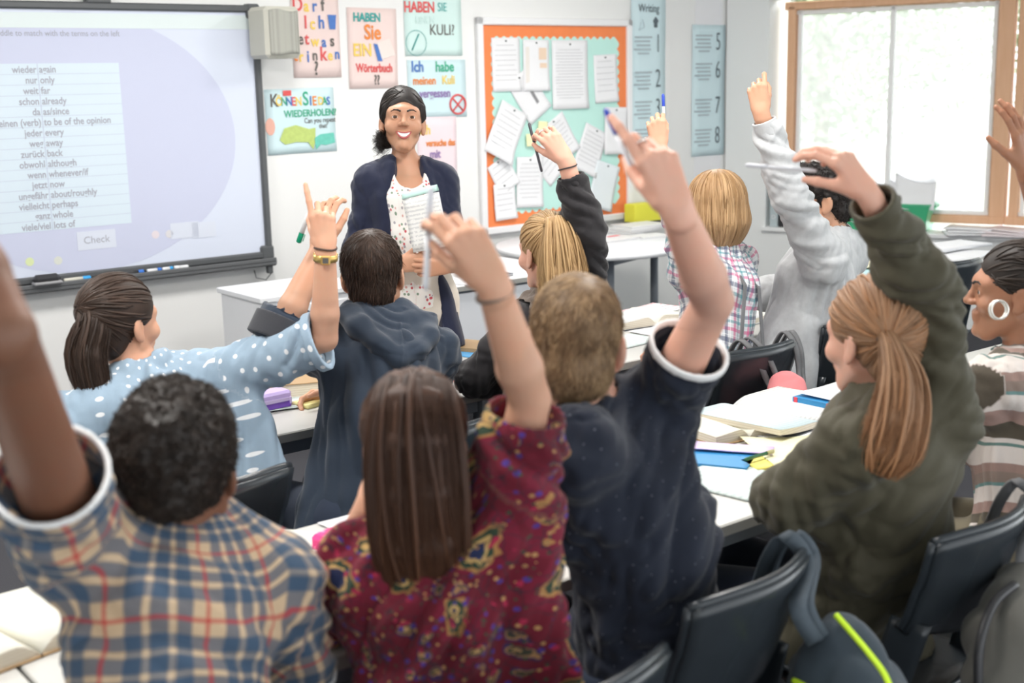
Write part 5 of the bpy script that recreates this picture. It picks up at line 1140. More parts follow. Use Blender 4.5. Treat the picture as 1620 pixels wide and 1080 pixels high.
t = sheet(290, 405, .20, .30, .62, 'tilted sheet with a grey photo strip under the two top left sheets', lines=0, lay=1); MB().box((.03, -.03, .003), (.022, .10, .0004)).build('printed_picture', plain('print_grey', (.25, .25, .26), .8), t)
sheet(172, 585, .22, .33, -.48, 'thick sheet tilted over the orange border at the left', lines=7, lay=4, curl=.03); sheet(710, 576, .20, .30, -.03, 'white sheet overlapping the orange border at the right edge', lines=0, lay=3)
sheet(448, 610, .19, .27, .55, 'tilted white sheet behind the raised pencil', lines=7); sheet(590, 672, .21, .30, -.42, 'tilted squared sheet right of the middle, lower half', lines=8, lay=1)
sheet(650, 845, .21, .30, -.30, 'pale sheet hanging lowest at the right, its corner on the border', lines=0, lay=3, m=pap('paper_pale_blue', (.74, .79, .82)))
sheet(292, 826, .21, .31, -.04, 'upright white sheet low down, left of the raised arm', lines=9, lay=2); sheet(165, 790, .17, .20, .5, 'small tilted sheet above the lowest left sheet', lines=4, lay=1)
sheet(170, 920, .165, .22, .05, 'lowest sheet in the bottom left corner of the pin board', lines=5, lay=3); sheet(385, 730, .19, .24, .75, 'tilted sheet lying half under the low upright one', lines=5, lay=0)
sheet(293, 620, .075, .075, .05, 'pale yellow sticky note, the lower of two', m=pap('sticky_pale', (.85, .83, .50)), lines=0, lay=5, nm='sticky_note', pins=False, cat='sticky note', grp='sticky notes on the pin board'); sheet(350, 560, .075, .075, -.1, 'yellow sticky note, the upper of two by the pencil', m=pap('sticky_pale', (.85, .83, .50)), lines=0, lay=5, nm='sticky_note', pins=False, cat='sticky note', grp='sticky notes on the pin board')
# ---------------------------------------------------------------- numbered lists
ls = pap('list_blue', (.62, .77, .81), .02); lk = ink_('list_text', (.40, .47, .50)); nk_ = ink_('numeral', (.10, .13, .15))
def numlist(x0, y0, x1, y1, wallc_off, nums, head, label, ys, dx):
    (ua, za), (ub, zb) = onwall(x0, y0, wallc_off), onwall(x1, y1, wallc_off); w, h = ub-ua, za-zb
    t = thing('numbered_list', wallM((ua+ub)/2, (za+zb)/2, wallc_off+.007), label, 'poster', 'numbered writing lists')
    MB().grid(lambda u, v: ((u-.5)*w, (v-.5)*h, .002*math.sin(v*9)), 4, 16, .0006).build('sheet', ls, t)
    for n_, y in zip(nums, ys):
        z = onwall(x0, y, wallc_off)[1]-(za+zb)/2; text('numeral', n_, .17, nk_, t, L(w*dx, z, .006), 'CENTER', .0006, sx=.62, off=-.002); mb = MB()
        for i in range(5): mb.box((-w*.16-.01*(i % 2), z+.045-.026*i, .0055), (w*(.50-.12*(i == 4)-.05*(i % 3)), .010, .0006))
        mb.build('printed_lines', lk, t)
    if head:
        z = onwall(x0, 13, wallc_off)[1]-(za+zb)/2; text('heading', head, .075, nk_, t, L(0, z, .006), 'CENTER', .0004, sx=.8); z = onwall(x0, 35, wallc_off)[1]-(za+zb)/2
        MB().prism([(.02*math.cos(a)*(1+.3*math.sin(5*a)), .035*math.sin(a)) for a in np.linspace(0, 6.28, 22)[:-1]], 0, .001).build('drawn_head', nk_, t, L(w*.2, z, .005)); MB().tube([(-.06, .02, 0), (-.04, -.03, 0), (-.09, -.05, 0), (-.07, .0, 0)], .002, 4).build('drawn_lines', lk, t, L(0, z, .005))
numlist(997, -12, 1051, 235, 0, '1234', 'Writing', 'pale blue vertical list headed Writing with the numerals 1 to 4', (70, 126, 173, 217), .27)
numlist(1094, 39, 1144, 244, -.02, '5678', None, 'pale blue vertical list with the numerals 5 to 8 beside the room corner', (67, 112, 169, 217), .27)
bp = MB().box((0, 0, 0), (.27, 1.5, .002), .0005); t_ = thing('backing_strip', wallM((onwall(1094, 100, -.02)[0]+onwall(1146, 100, -.02)[0])/2, 1.55, -.0188), 'plain white backing strip behind the list of 5 to 8', 'paper'); bp.build('strip', wp, t_)
# ================================================================= furniture
top_m = Mat('desk_laminate', (.62, .61, .57), .35, .45); top_m.vary((.56, .555, .53), .03, 3); top_m = top_m.m
edge_m = plain('desk_edge_grey', (.36, .355, .33), .5, .04); leg_m = plain('desk_leg_grey', (.14, .16, .185), .4, .04)
DZ = .72
def desk(u0, u1, c0, c1, label, modesty=False, top=None, group='classroom desks'):
    w, d = u1-u0-.006, c1-c0; t = thing('desk', rowM((u0+u1)/2, (c0+c1)/2, 0), label, 'desk', group)
    MB().box((0, 0, DZ-.013), (w, d, .026), .003).build('desktop', top or top_m, t)
    mb = MB(); mb.box((0, -d/2-.001, DZ-.014), (w, .004, .024), .001).box((0, d/2+.001, DZ-.014), (w, .004, .024), .001); mb.build('edging', edge_m, t)
    mb = MB(); mb.box((0, -d/2+.05, DZ-.050), (w-.1, .025, .045), .002).box((0, d/2-.05, DZ-.050), (w-.1, .025, .045), .002)
    for s in (-1, 1): mb.box((s*(w/2-.05), 0, DZ-.05), (.025, d-.1, .045), .002)
    mb.build('under_frame', leg_m, t)
    for sx in (-1, 1):
        for sy in (-1, 1): MB().tube([(sx*(w/2-.05), sy*(d/2-.05), .012), (sx*(w/2-.05), sy*(d/2-.05), DZ-.03)], .016, 12).lathe([(.02, 0), (.021, .014), (.0165, .02)], (sx*(w/2-.05), sy*(d/2-.05), 0), 12).build('leg', leg_m, t)
    if modesty: MB().box((0, -d/2+.02, .43), (w-.12, .016, .50), .002).build('modesty_panel', plain('panel_white', (.78, .80, .84), .45, .01), t)
    return t
for i, lb in enumerate(('white desk at the far left of the front row, half out of frame', 'white desk in front of the plaid shirt and the paisley blouse', 'white desk in front of the navy shirt', 'white desk in front of the olive jacket, heaped with open books', 'white desk at the right end of the front row')): desk(-.42+i*.98, -.42+(i+1)*.98, 1.74, 2.34, lb)
for i, lb in enumerate(('white desk in front of the spotted shirt with the purple pencil case', 'white desk in front of the hooded sweatshirt', 'white desk with a thick open book, in front of the pink plaid shirt', 'white desk at the right end of the second row beside the grey sweatshirt')): desk(.55+i*.90, .55+(i+1)*.90, 3.04, 3.64, lb)
desk(4.86, 6.06, 3.42, 4.02, 'white desk under the window strewn with papers', group='desks away from the rows')
whd = plain('desk_white', (.80, .81, .83), .4, .02)
desk(3.15, 4.22, 4.76, 5.42, 'white teacher desk with a white front panel behind the standing person', True, whd, group='desks away from the rows')
t = thing('low_cupboard', rowM(2.88, 5.35, 0), 'low white cupboard left of the teacher desk', 'cupboard'); MB().box((0, 0, .36), (.52, .42, .68), .004).build('body', whd, t); MB().box((0, 0, .71), (.55, .45, .025), .003).build('cupboard_top', whd, t)
for s in (-1, 1): dd = MB().box((s*.13, -.217, .36), (.245, .016, .62), .003).build('door', whd, t); MB().box((s*.03, -.232, .42), (.012, .016, .10), .003).build('handle', leg_m, dd)
rt = thing('round_table', rowM(4.93, 5.48, 0), 'white round table with grey legs under the pin board', 'table'); MB().lathe([(.0001, DZ), (.555, DZ), (.56, DZ-.004), (.56, DZ-.026), (.55, DZ-.03), (.0001, DZ-.03)], n=64).build('tabletop', whd, rt)
mb = MB(); LP_ = [onz(996, 487, .3), onz(1062, 478, .3)]; 
lg_ = [(.38*math.cos(a), .38*math.sin(a)) for a in (-2.02, -.55, 1.05, 2.6)]
for i in range(4): a, b_ = lg_[i], lg_[(i+1) % 4]; mb.add(*[[(a[0], a[1], DZ-.03), (b_[0], b_[1], DZ-.03), (b_[0], b_[1], DZ-.085), (a[0], a[1], DZ-.085), (a[0]*.95, a[1]*.95, DZ-.03), (b_[0]*.95, b_[1]*.95, DZ-.03), (b_[0]*.95, b_[1]*.95, DZ-.085), (a[0]*.95, a[1]*.95, DZ-.085)], [(0, 1, 2, 3), (7, 6, 5, 4), (0, 4, 5, 1), (3, 2, 6, 7)]])
mb.build('under_frame', leg_m, rt)
for x, y in lg_: MB().tube([(x, y, 0), (x, y, DZ-.03)], .024, 14).build('leg', leg_m, rt)
# ---------------------------------------------------------------- chairs
chm = Mat('chair_plastic', (.022, .027, .036), .27, .5); chm.vary((.026, .032, .038), .15, 12); chm.bump(chm.noise(None, 500, 2), .06, .001); chm = chm.m
chl = plain('chair_leg_black', (.02, .02, .022), .35)
def chair(M4, label):
    t = thing('classroom_chair', M4, label, 'chair', 'black plastic classroom chairs')
    def back(u, v): x = (u-.5)*.352; z = .590+.232*v; return (x*(1-.10*(1-v)), -.185-.055*v-.050*(1-(2*u-1)**2)+.02*(1-v)**2, z-.012*(2*u-1)**4*(v > .5)+(.03*(2*u-1)**2 if v < .01 else 0))
    mb = MB().grid(back, 16, 10, -.012)
    mb.tube([np.array(back(u, 1))+[0, .004, 0] for u in np.linspace(0, 1, 17)], .0095, 8); mb.tube([np.array(back(u, 0))+[0, .004, .0] for u in np.linspace(0, 1, 17)], .006, 8)
    for u in (0, 1): mb.tube([np.array(back(u, v))+[0, .004, 0] for v in np.linspace(0, 1, 9)], .009, 8)
    mb.build('backrest', chm, t)
    for s in (-1, 1): MB().grid(lambda u, v: (s*(.152+.020*(1-v))+s*.006*math.sin(u*3.1), -.205+.085*u-.02*v+(.03*(1-v)), .43+.20*v), 5, 8, .012*s).build('back_upright', chm, t)
    MB().grid(lambda u, v: ((u-.5)*.40*(1-.08*v), -.20+.40*v, .44+.022*(2*u-1)**2-.035*max(0, v-.8)**1.0*1.2+.02*(v < .05)), 14, 14, .010).build('seat', chm, t)
    for s in (-1, 1):
        MB().tube([(s*.19, -.235, 0), (s*.175, -.17, .40), (s*.16, -.10, .425)], .011, 10).build('leg', chl, t); MB().tube([(s*.19, .215, 0), (s*.175, .17, .40), (s*.16, .10, .425)], .011, 10).build('leg', chl, t)
    MB().tube([(-.165, -.10, .425), (.165, -.10, .425)], .009, 8).tube([(-.165, .10, .425), (.165, .10, .425)], .009, 8).tube([(-.165, -.1, .425), (-.165, .1, .425)], .009, 8).tube([(.165, -.1, .425), (.165, .1, .425)], .009, 8).build('seat_frame', chl, t)
    return t
ch0 = None; CHM = []
CH = [(.58, 1.50, 0, 'black chair under the blue and red plaid shirt'), (1.10, 1.50, .03, 'black chair at the bottom edge behind the paisley blouse'), (1.56, 1.60, .13, 'black chair behind the navy shirt with straps over its corner'), (2.13, 1.50, .06, 'black chair behind the olive jacket'), (2.72, 1.48, -.1, 'black chair under the striped jumper at the right edge'),
      (1.12, 2.72, .09, 'black chair behind the pale blue spotted shirt'), (1.73, 2.74, 0, 'black chair just right of the long chestnut ponytail'), (2.32, 2.74, 0, 'black chair under the black jumper, hidden behind the navy shirt'), (3.05, 2.83, -.04, 'black chair with grey straps and a pink bag, behind the pink plaid shirt'), (3.66, 2.88, -.10, 'black chair seen side-on behind the grey sweatshirt'), (5.09, 3.42, -.05, 'pale-lit black chair at the window desk')]
for u, c, r, lb in CH:
    if lb is None: continue
    Mc = rowM(u, c, 0, r); CHM.append(Mc)
    if ch0 is None: ch0 = chair(Mc, lb)
    else: dup(ch0, Mc, lb)
# ---------------------------------------------------------------- books and papers
pg = Mat('book_pages', (.72, .68, .58), .85); _, x, y, z = pg.obj(); pg.color(pg.mix(((z*900).sin()*.5+.5)*.5, (.74, .69, .58), (.56, .47, .34))); pg = pg.m
def page_mat(name, base, inkc, rows=70, cols=((-1, 1),), strength=.5, tint=None):
    m = Mat(name, base, .7, .3); _, x, y, z = m.obj(); row = (y*rows).fract().lt(.45); nz = m.noise(m.obj()[0], 140, 1).gt(.42); f = row*nz*strength; m.color(m.mix(f, base, inkc)); return m.m
pw = page_mat('page_print', (.78, .78, .76), (.45, .46, .48)); pb = page_mat('page_blue', (.60, .71, .73), (.42, .52, .56)); prd = page_mat('page_red_print', (.80, .78, .78), (.75, .18, .22), 28, strength=.7); pcw = pap('paper_cream', (.82, .80, .70)); pyl = page_mat('page_yellow', (.84, .82, .55), (.66, .64, .45), 60); pgn = page_mat('page_green', (.60, .68, .66), (.38, .46, .46), 50)
def open_book(M4, w, h, th, cover, pL, pR, label, fan=0.0, lift=0.0, name='open_book'):
    t = thing(name, M4, label, 'book', 'open books on the desks')
    MB().box((-w/2, 0, .002), (w+.006, h+.01, .004), .001).box((w/2, 0, .002), (w+.006, h+.01, .004), .001).build('cover', cover, t)
    for s, pm in ((-1, pL), (1, pR)):
        prof = lambda u: th*(math.sin(min(1, u*3.2)*math.pi/2)*(1-.35*u)) + lift*u*u*(1 if s < 0 else 0)
        V = []; n = 12
        for j in (0, 1):
            for i in range(n+1): u = i/n; V.append((s*w*u, (j-.5)*h, .004+prof(u)+.001))
            for i in range(n+1): u = i/n; V.append((s*w*u, (j-.5)*h, .004+(lift*u*u*(1 if s < 0 else 0))*.9))
        k = 2*(n+1); F_ = []
        for i in range(n): F_ += [(n+1+i, n+2+i, k+n+2+i, k+n+1+i), (i, n+1+i+0, n+2+i, i+1), (k+i, k+i+1, k+n+2+i, k+n+1+i)]
        F_.append((n, k+n, k+2*n+1, 2*n+1)); MB().add(V, F_).build('page_block', pg, t)
        MB().grid(lambda u, v: (s*w*u, (v-.5)*h, .0052+prof(u)), 12, 2, -.0006 if s > 0 else .0006).build('page', pm, t)
    return t
def book(M4, w, h, th, cover, label, pages=None, grp='closed books', cat='book', nm='book'):
    t = thing(nm, M4, label, cat, grp); mb = MB().box((0, 0, .0015), (w, h, .003), .0008).box((0, 0, th-.0015), (w, h, .003), .0008).box((-w/2+.0015, 0, th/2), (.003, h, th), .001); mb.build('cover', cover, t)
    MB().box((.003, 0, th/2), (w-.010, h-.008, th-.006)).build('page_block', pages or pg, t); return t
def paper(M4, w, h, m, label, wave=.004, grp='loose papers on the desks', nm='paper_sheet', stack=.0012, cat='paper'):
    o = MB().grid(lambda u, v: ((u-.5)*w, (v-.5)*h, stack+wave*(math.sin(u*4+v*2)+1)*.5*(abs(u-.5)+abs(v-.5))), 8, 8, stack).build(nm, m); o.matrix_world = M4; return tag(o, label, cat, grp)
def at(px, py, z=DZ, rot=0.0, dz=0.001):
    u, c = uc(onz(px, py, z)); return rowM(u, c, z+dz, rot)
cvb = plain('cover_blue', (.03, .24, .50), .45); cvr = plain('cover_red', (.72, .06, .09), .45); cvg = plain('cover_grey', (.10, .11, .13), .5); cvw = plain('cover_white', (.78, .78, .78), .4); cvt = plain('cover_tan', (.40, .26, .13), .5); cvn = plain('cover_navy', (.05, .07, .20), .5); salmon = plain('bag_salmon', (.72, .24, .25), .75, .08, 20)
# front row, right-hand desk
open_book(at(1232, 658, rot=.12), .235, .31, .018, cvg, pb, pw, 'large open textbook with blue-tinted page lying before the olive jacket', lift=.02)
open_book(at(1148, 683, rot=-.12), .115, .19, .030, cvt, pcw, pcw, 'thick open paperback with brown page edges next to the navy shirt')
su, sc0 = uc(onz(1300, 646, DZ+.02)); bk_ = book(rowM(su+.15, sc0, DZ+.001, .04), .30, .215, .036, cvb, 'blue and red dictionary with a striped spine under white papers'); MB().box((-.151, -.045, .018), (.003, .070, .037), .0005).build('red_spine_band', cvr, bk_); MB().box((-.151, .095, .018), (.003, .012, .037), .0005).build('red_spine_stripe', cvr, bk_)
paper(rowM(su+.165, sc0+.005, DZ+.039, .10), .29, .215, wp, 'white sheets lying on the blue and red dictionary', .008); paper(at(1262, 634, rot=.2), .19, .14, wp, 'white sheet at the far desk edge behind the large textbook')
paper(at(1262, 718, rot=-.5, dz=.004), .21, .27, pyl, 'yellow notepaper under the green pen', .012); paper(at(1213, 735, rot=-.3, dz=.001), .10, .08, plain('sticky_yellow', (.85, .74, .18), .8), 'bright yellow sticky pad near the olive sleeve', 0, nm='sticky_pad', stack=.008, cat='sticky notes')
paper(at(1290, 690, rot=.2, dz=.002), .21, .297, wp, 'white sheet between the yellow paper and the textbook'); paper(at(1178, 765, rot=.15), .215, .30, pgn, 'pale green printed magazine at the near desk edge', .002, stack=.004, nm='magazine')
book(at(1128, 728, rot=.5), .13, .20, .008, cvb, 'slim blue exercise book beside the navy shirt'); paper(at(1160, 717, rot=.6, dz=.012), .07, .20, plain('folder_lilac', (.66, .52, .78), .5), 'lilac plastic folder beside the navy shirt', stack=.003, nm='folder', cat='folder')
a_ = onz(1178, 727, DZ+.022); b_ = onz(1224, 713, DZ+.022); pen(a_, b_, plain('pen_green', (.02, .12, .05), .4), plain('pen_gold', (.45, .42, .2), .4), 'dark green pen lying on the yellow notepaper', .0045, cap_len=.25)
# front row, left-hand desks
open_book(at(415, 905, rot=.55), .17, .24, .030, cvw, wp, pcw, 'big open book with a white page curling up beside the plaid shirt', lift=.10)
book(at(512, 935, rot=.2), .16, .22, .010, cvg, 'dark exercise book under the open book, by the paisley sleeve'); paper(at(508, 925, rot=.3, dz=.012), .10, .10, plain('sticky_amber', (.86, .72, .25), .8), 'amber note sheet by the paisley sleeve'); paper(at(500, 962, rot=-.2), .15, .21, pap('paper_sky', (.62, .74, .80)), 'pale blue sheet between plaid shirt and paisley sleeve')
paper(at(565, 826, rot=.1), .14, .10, wp, 'small white sheet at the far edge behind the pink case'); paper(at(752, 762, rot=.6), .21, .28, plain('folder_sky_blue', (.20, .50, .72), .45), 'sky blue folder right of the chestnut ponytail', .001, stack=.003, nm='folder', cat='folder')
paper(at(912, 866, rot=.5), .11, .13, plain('sticky_lemon', (.86, .80, .36), .8), 'lemon yellow note pad between paisley sleeve and navy shirt', .001, stack=.006, nm='note_pad', cat='note pad')
open_book(at(8, 1010, rot=.2), .16, .24, .03, cvt, pcw, pcw, 'open book at the bottom left corner of the picture')
def pencil_case(M4, l, w, h, m1, m2, label):
    t = thing('pencil_case', M4, label, 'pencil case', 'pencil cases'); MB().box((0, 0, h/2), (l, w, h), min(w, h)*.14).build('case', m1, t); MB().box((0, -w/2-.001, h*.55), (l*.86, .006, .012), .002).build('zip', m2, t); MB().box((l*.43, -w/2-.008, h*.5), (.006, .004, .022), .001).build('zip_pull', m2, t)
hot = Mat('case_pink', (.82, .05, .25), .5); hot.color(hot.mix(hot.vor(hot.obj()[0], 60).lt(.3), (.80, .04, .24), (.88, .35, .50))); pencil_case(at(566, 872, rot=.28), .20, .075, .06, hot.m, plain('case_orange', (.9, .22, .02), .5), 'hot pink pencil case with an orange zip behind the raised forearm')
vio = Mat('case_violet', (.26, .12, .60), .35); _, x, y, z = vio.obj(); vio.color(vio.mix(z.gt(.030), (.22, .09, .58), (.56, .44, .80))); pencil_case(at(415, 650, rot=.05), .17, .07, .055, vio.m, plain('zip_lilac', (.6, .5, .8), .5), 'purple and lilac pencil case on the second row desk')
# second row
paper(at(430, 610, rot=.3), .30, .21, wp, 'white sheets under the spotted sleeve', .006); b2 = book(at(462, 618, rot=-.35), .15, .21, .045, cvt, 'thick tan paperback by the hand of the hooded sweatshirt'); paper(at(478, 600, rot=-.25, dz=.047), .15, .21, wp, 'white exercise book lying on the thick tan paperback', 0, nm='exercise_book', stack=.006, cat='book', grp='closed books')
paper(at(492, 640, rot=.2), .09, .075, plain('sticky_lemon', (.86, .80, .36), .8), 'small stack of yellow sticky notes beside the hooded sweatshirt', 0, nm='sticky_pad', stack=.012, cat='sticky notes'); paper(at(455, 632, rot=-.2, dz=.003), .21, .26, pgn, 'grey printed sheet beneath the thick paperback')
paper(at(735, 556, rot=.2), .14, .20, plain('folder_azure', (.10, .35, .65), .5), 'azure card right of the hooded sweatshirt', 0, nm='card'); book(at(760, 552, rot=.4), .14, .20, .015, cvt, 'tan book right of the hooded sweatshirt'); paper(at(722, 600, rot=.1), .06, .16, plain('card_coral', (.85, .15, .12), .6), 'coral card by the black sleeve', 0, nm='card')
open_book(at(1012, 510, rot=-.12), .15, .21, .038, cvg, pw, pcw, 'thick open dictionary on the second row desk'); paper(at(1035, 490, rot=.2), .25, .18, prd, 'worksheet with red print behind the open dictionary', .004); paper(at(995, 540, rot=.1), .21, .16, pgn, 'grey printed card in front of the open dictionary', 0, stack=.003)
paper(at(1048, 522, rot=.1), .24, .14, wp, 'white sheet by the hand at the second row desk'); open_book(at(1185, 503, rot=.1), .13, .19, .022, cvw, pw, pcw, 'open book between the pink plaid shirt and the grey sleeve')
# round table
book(at(968, 379, rot=.1), .30, .21, .012, cvw, 'white folder with a red mark at the front of the round table', wp); paper(at(970, 377, rot=.1, dz=.014), .10, .03, plain('mark_red', (.8, .05, .08), .6), 'red label on the white folder', 0, nm='label', stack=.0006)
for i, lb in enumerate(('grey magazine, lowest of the pile on the round table', 'white magazine in the middle of the pile', 'white brochure on top of the pile')): book(at(1000+6*i, 366-1.5*i, rot=.15-.12*i, dz=.001+.012*i), .30, .21, .011, (plain('cover_pale_grey', (.6, .6, .6), .5), cvw, cvw)[i], lb, wp)
book(at(1028, 374, rot=-.1), .22, .15, .008, cvw, 'thin booklet right of the white folder on the round table', wp)
bx = thing('box_file', at(1022, 353, rot=.0), 'lime yellow cardboard file box on a black base, on the round table', 'box'); MB().box((0, .0, .075), (.30, .10, .12), .003).build('box_body', plain('box_lime', (.80, .76, .06), .55), bx); MB().box((0, 0, .010), (.31, .11, .018), .002).build('box_base', blk, bx)
# teacher desk
def laptop(M4, label):
    t = thing('laptop', M4, label, 'laptop'); MB().box((0, 0, .009), (.34, .24, .018), .004).build('base', blk, t); lid = MB().box((0, .14, .12), (.34, .012, .22), .004).build('lid', blk, t); MB().box((0, .131, .12), (.31, .002, .19)).build('display', plain('display_grey', (.08, .09, .11), .2), lid); MB().box((0, -.01, .0185), (.28, .10, .002)).build('keyboard', plain('keys', (.05, .05, .05), .6), t)
laptop(rowM(3.30, 4.98, DZ+.001, .15), 'black laptop open on the teacher desk, left end')
bt = thing('water_bottle', rowM(3.17, 4.86, DZ+.001), 'light blue bottle on the teacher desk beside the short dark hair', 'bottle'); MB().lathe([(.0001, 0), (.034, 0), (.036, .01), (.036, .15), (.02, .19), (.018, .20)], n=24).build('bottle_body', plain('bottle_blue', (.20, .50, .65), .2), bt); MB().lathe([(.02, .20), (.02, .225), (.0001, .225)], n=20).build('cap', whm, bt)
cp_ = thing('desk_mug', at(739, 437), 'black mug on the teacher desk right of the long cardigan', 'mug'); MB().lathe([(.0001, 0), (.036, 0), (.04, .01), (.04, .095), (.036, .095), (.034, .02), (.0001, .02)], n=24).build('mug_body', blk, cp_); MB().tube([(.038, 0, .075), (.062, 0, .07), (.066, 0, .045), (.058, 0, .025), (.038, 0, .02)], .005, 8).build('handle', blk, cp_)
paper(at(725, 443, rot=.2), .21, .297, wp, 'white sheets on the teacher desk'); book(at(775, 438, rot=.2), .2, .14, .012, cvg, 'small dark notebook on the teacher desk', wp)
# papers held by the teacher
hp = thing('held_papers', frame(P(673, 352, 4.28), nrm(cv(.98, .16, .25)), nrm(cv(-.28, .96, .10)), nrm(np.cross(cv(.98, .16, .25), cv(-.28, .96, .10)))) @ Matrix.Rotation(-.04, 4, 'Z'), 'folded booklet of white printed papers held by the standing person', 'papers')
MB().grid(lambda u, v: ((u-.5)*.125, (v-.5)*.185, .004*math.sin(u*3)), 8, 6, .004).build('front_page', pw, hp); MB().grid(lambda u, v: ((u-.5)*.125, (v-.5)*.185, -.012-.010*math.sin(u*3)), 8, 6, .004).build('back_page', wp, hp)
MB().grid(lambda u, v: ((u-.5)*.125, .0925+.020*math.sin(v*math.pi)+.006*u, .004-.03*v), 8, 8, .003).build('rolled_edge', pap('paper_mint_edge', (.45, .66, .60)), hp)
# ---------------------------------------------------------------- window sill and window desk
def rsill(t, e, z, rot=0): return frame(C0+D2*t+N2*e+ZU*z, D2, N2, ZU) @ Matrix.Rotation(rot, 4, 'Z')
for i, (t0, m, lb) in enumerate(((.325, plain('binder_grey', (.45, .52, .54), .5), 'grey lever-arch file at the left end of the sill'), (.395, blk, 'black lever-arch file with a ring hole on the sill'), (.465, plain('binder_red', (.72, .06, .10), .5), 'red lever-arch file on the sill by the curly hair'))):
    t_ = thing('lever_arch_file', rsill(t0+.03, .115, .621), lb, 'file', 'lever-arch files on the sill'); MB().box((0, 0, .15), (.058, .20, .30), .003).build('cover', m, t_); MB().box((0, -.1008, .21), (.038, .002, .10), .0005).build('spine_label', wp, t_); MB().tube([(.012*math.cos(a), -.102, .07+.012*math.sin(a)) for a in np.linspace(0, 6.28, 16)[:-1]], .003, 6, True).build('ring_hole', silver, t_)
for (t0, m, lb) in ((.90, cvb, 'blue book standing on the sill behind the curly hair'), (.93, cvr, 'red book standing on the sill beside the blue one')): t_ = thing('upright_book', rsill(t0, .14, .621), lb, 'book', 'upright books on the sill'); MB().box((0, 0, .11), (.025, .16, .22), .002).build('cover', m, t_); MB().box((.0, .004, .111), (.018, .158, .216)).build('page_block', wp, t_)
cr = thing('plastic_crate', rsill(1.10, .18, .621), 'translucent green plastic crate full of paper on the sill', 'crate'); grn = Mat('crate_green', (.06, .50, .24), .35, .5); grn.vary((.07, .52, .26), .06, 6); grn.b.inputs['Transmission Weight'].default_value = .25; grn = grn.m
mb = MB(); w0, d0, hh_ = .27, .13, .175
def wallp(a, b, c, d, th=.004):
    n = nrm(np.cross(np.array(b)-a, np.array(d)-a))*th; return [a, b, c, d]+[tuple(np.array(x)+n) for x in (a, b, c, d)], [(0, 1, 2, 3), (7, 6, 5, 4), (0, 4, 5, 1), (1, 5, 6, 2), (2, 6, 7, 3), (3, 7, 4, 0)]
k1 = 1.12; B4 = [(-w0, -d0, 0), (w0, -d0, 0), (w0, d0, 0), (-w0, d0, 0)]; T4 = [(x*k1, y*k1, hh_) for x, y, _ in B4]
for i in range(4): j = (i+1) % 4; mb.add(*wallp(B4[i], B4[j], T4[j], T4[i]))
mb.box((0, 0, .003), (2*w0, 2*d0, .006)); mb.build('crate_body', grn, cr)
mb = MB().tube([(x*1.0, y*1.0, z) for x, y, z in T4], .009, 8, True); mb.build('rim', grn, cr)
for s in (-1, 1): MB().box((s*(w0*k1+.012), 0, hh_-.012), (.03, .12, .02), .006).build('handle', grn, cr)
g2 = np.random.default_rng(4)
for i in range(5): a = (-.1+.05*i); paper(rsill(1.12+a*1.6, .17, .76+.025*i) @ Matrix.Rotation(.5+.3*g2.random(), 4, 'X') @ Matrix.Rotation(g2.normal(0, .5), 4, 'Z'), .26, .32, wp, ('crumpled white sheet in the crate, at the left', 'white sheet in the crate, second from the left', 'white sheet standing up in the middle of the crate', 'white sheet in the crate, right of the middle', 'white sheet sticking out of the crate at the right')[i], .05, 'sheets in the green crate')
for i in range(9): t0 = 1.62+.26*(i % 3)+.05*g2.random(); paper(rsill(t0, .02+.05*(i//3), .622+.012*(i//3), g2.normal(0, .25)), .30, .21, (wp, pap('paper_blush', (.80, .72, .74)), wp)[i % 3], ('white', 'blush pink', 'plain white')[i % 3]+' paper pile '+('flat on the sill', 'second layer up on the sill', 'topmost on the sill')[i//3]+(', nearest the crate', ', in the middle', ', by the wooden post')[i % 3], .006, 'paper piles on the sill', stack=.009)
paper(at(1362, 420, rot=.6), .30, .22, pap('paper_manila', (.80, .76, .55)), 'manila folder at the left end of the window desk', .02, nm='folder', cat='folder', stack=.004); paper(at(1362, 432, rot=.1), .28, .20, pap('paper_aqua', (.45, .65, .68)), 'aqua sheet under the manila folder', 0)
for i, (px, py, r, lb) in enumerate(((1435, 423, .2, 'white sheet left of middle on the window desk'), (1490, 410, -.2, 'white sheet in the middle of the window desk'), (1530, 402, .3, 'white sheet at the right on the window desk'), (1480, 398, .1, 'white pad at the back of the window desk'), (1515, 393, -.1, 'second white pad at the back of the window desk'))): paper(at(px, py, rot=r, dz=.001+.01*(i > 2)), .30, .21, wp, lb, .004, 'papers on the window desk', stack=.004+.012*(i > 2))
# ================================================================= pens in raised hands, watches and bands
def hk(hm, q, f, j): return np.array(hm.hands[q][2][f][j])
penb = plain('pen_blue', (.02, .06, .45), .3); peng = plain('pen_green2', (.0, .30, .16), .35); penw = plain('pen_clear', (.60, .62, .66), .25); pend = plain('pencil_dark', (.05, .05, .06), .5)
def pen_in(hm, q, dirn, back, ln, body, capm, label, r=.004, f=0, off=(0, 0, 0), name='pen', cat='pen'):
    c = (hk(hm, q, f, 3)+hk(hm, q, 'thumb', 3))/2+cv(*off); dn = nrm(dirn); return pen(c-dn*back, c+dn*(ln-back), body, capm, label, r, name, .3, cat, 'pens held up')
pen_in(HM, 'R', cv(-.42, .9, .1), .09, .14, penw, penb, 'blue pen in the ringed hand of the navy shirt'); pen_in(HG, 'R', cv(.05, 1, .0), .08, .15, penw, penw, 'clear grey pen held up by the paisley sleeve', .0045)
pen_in(HF, 'R', cv(-.25, .95, .0), .09, .15, pend, pend, 'dark pencil held up in front of the pin board', .004, name='pencil', cat='pencil')
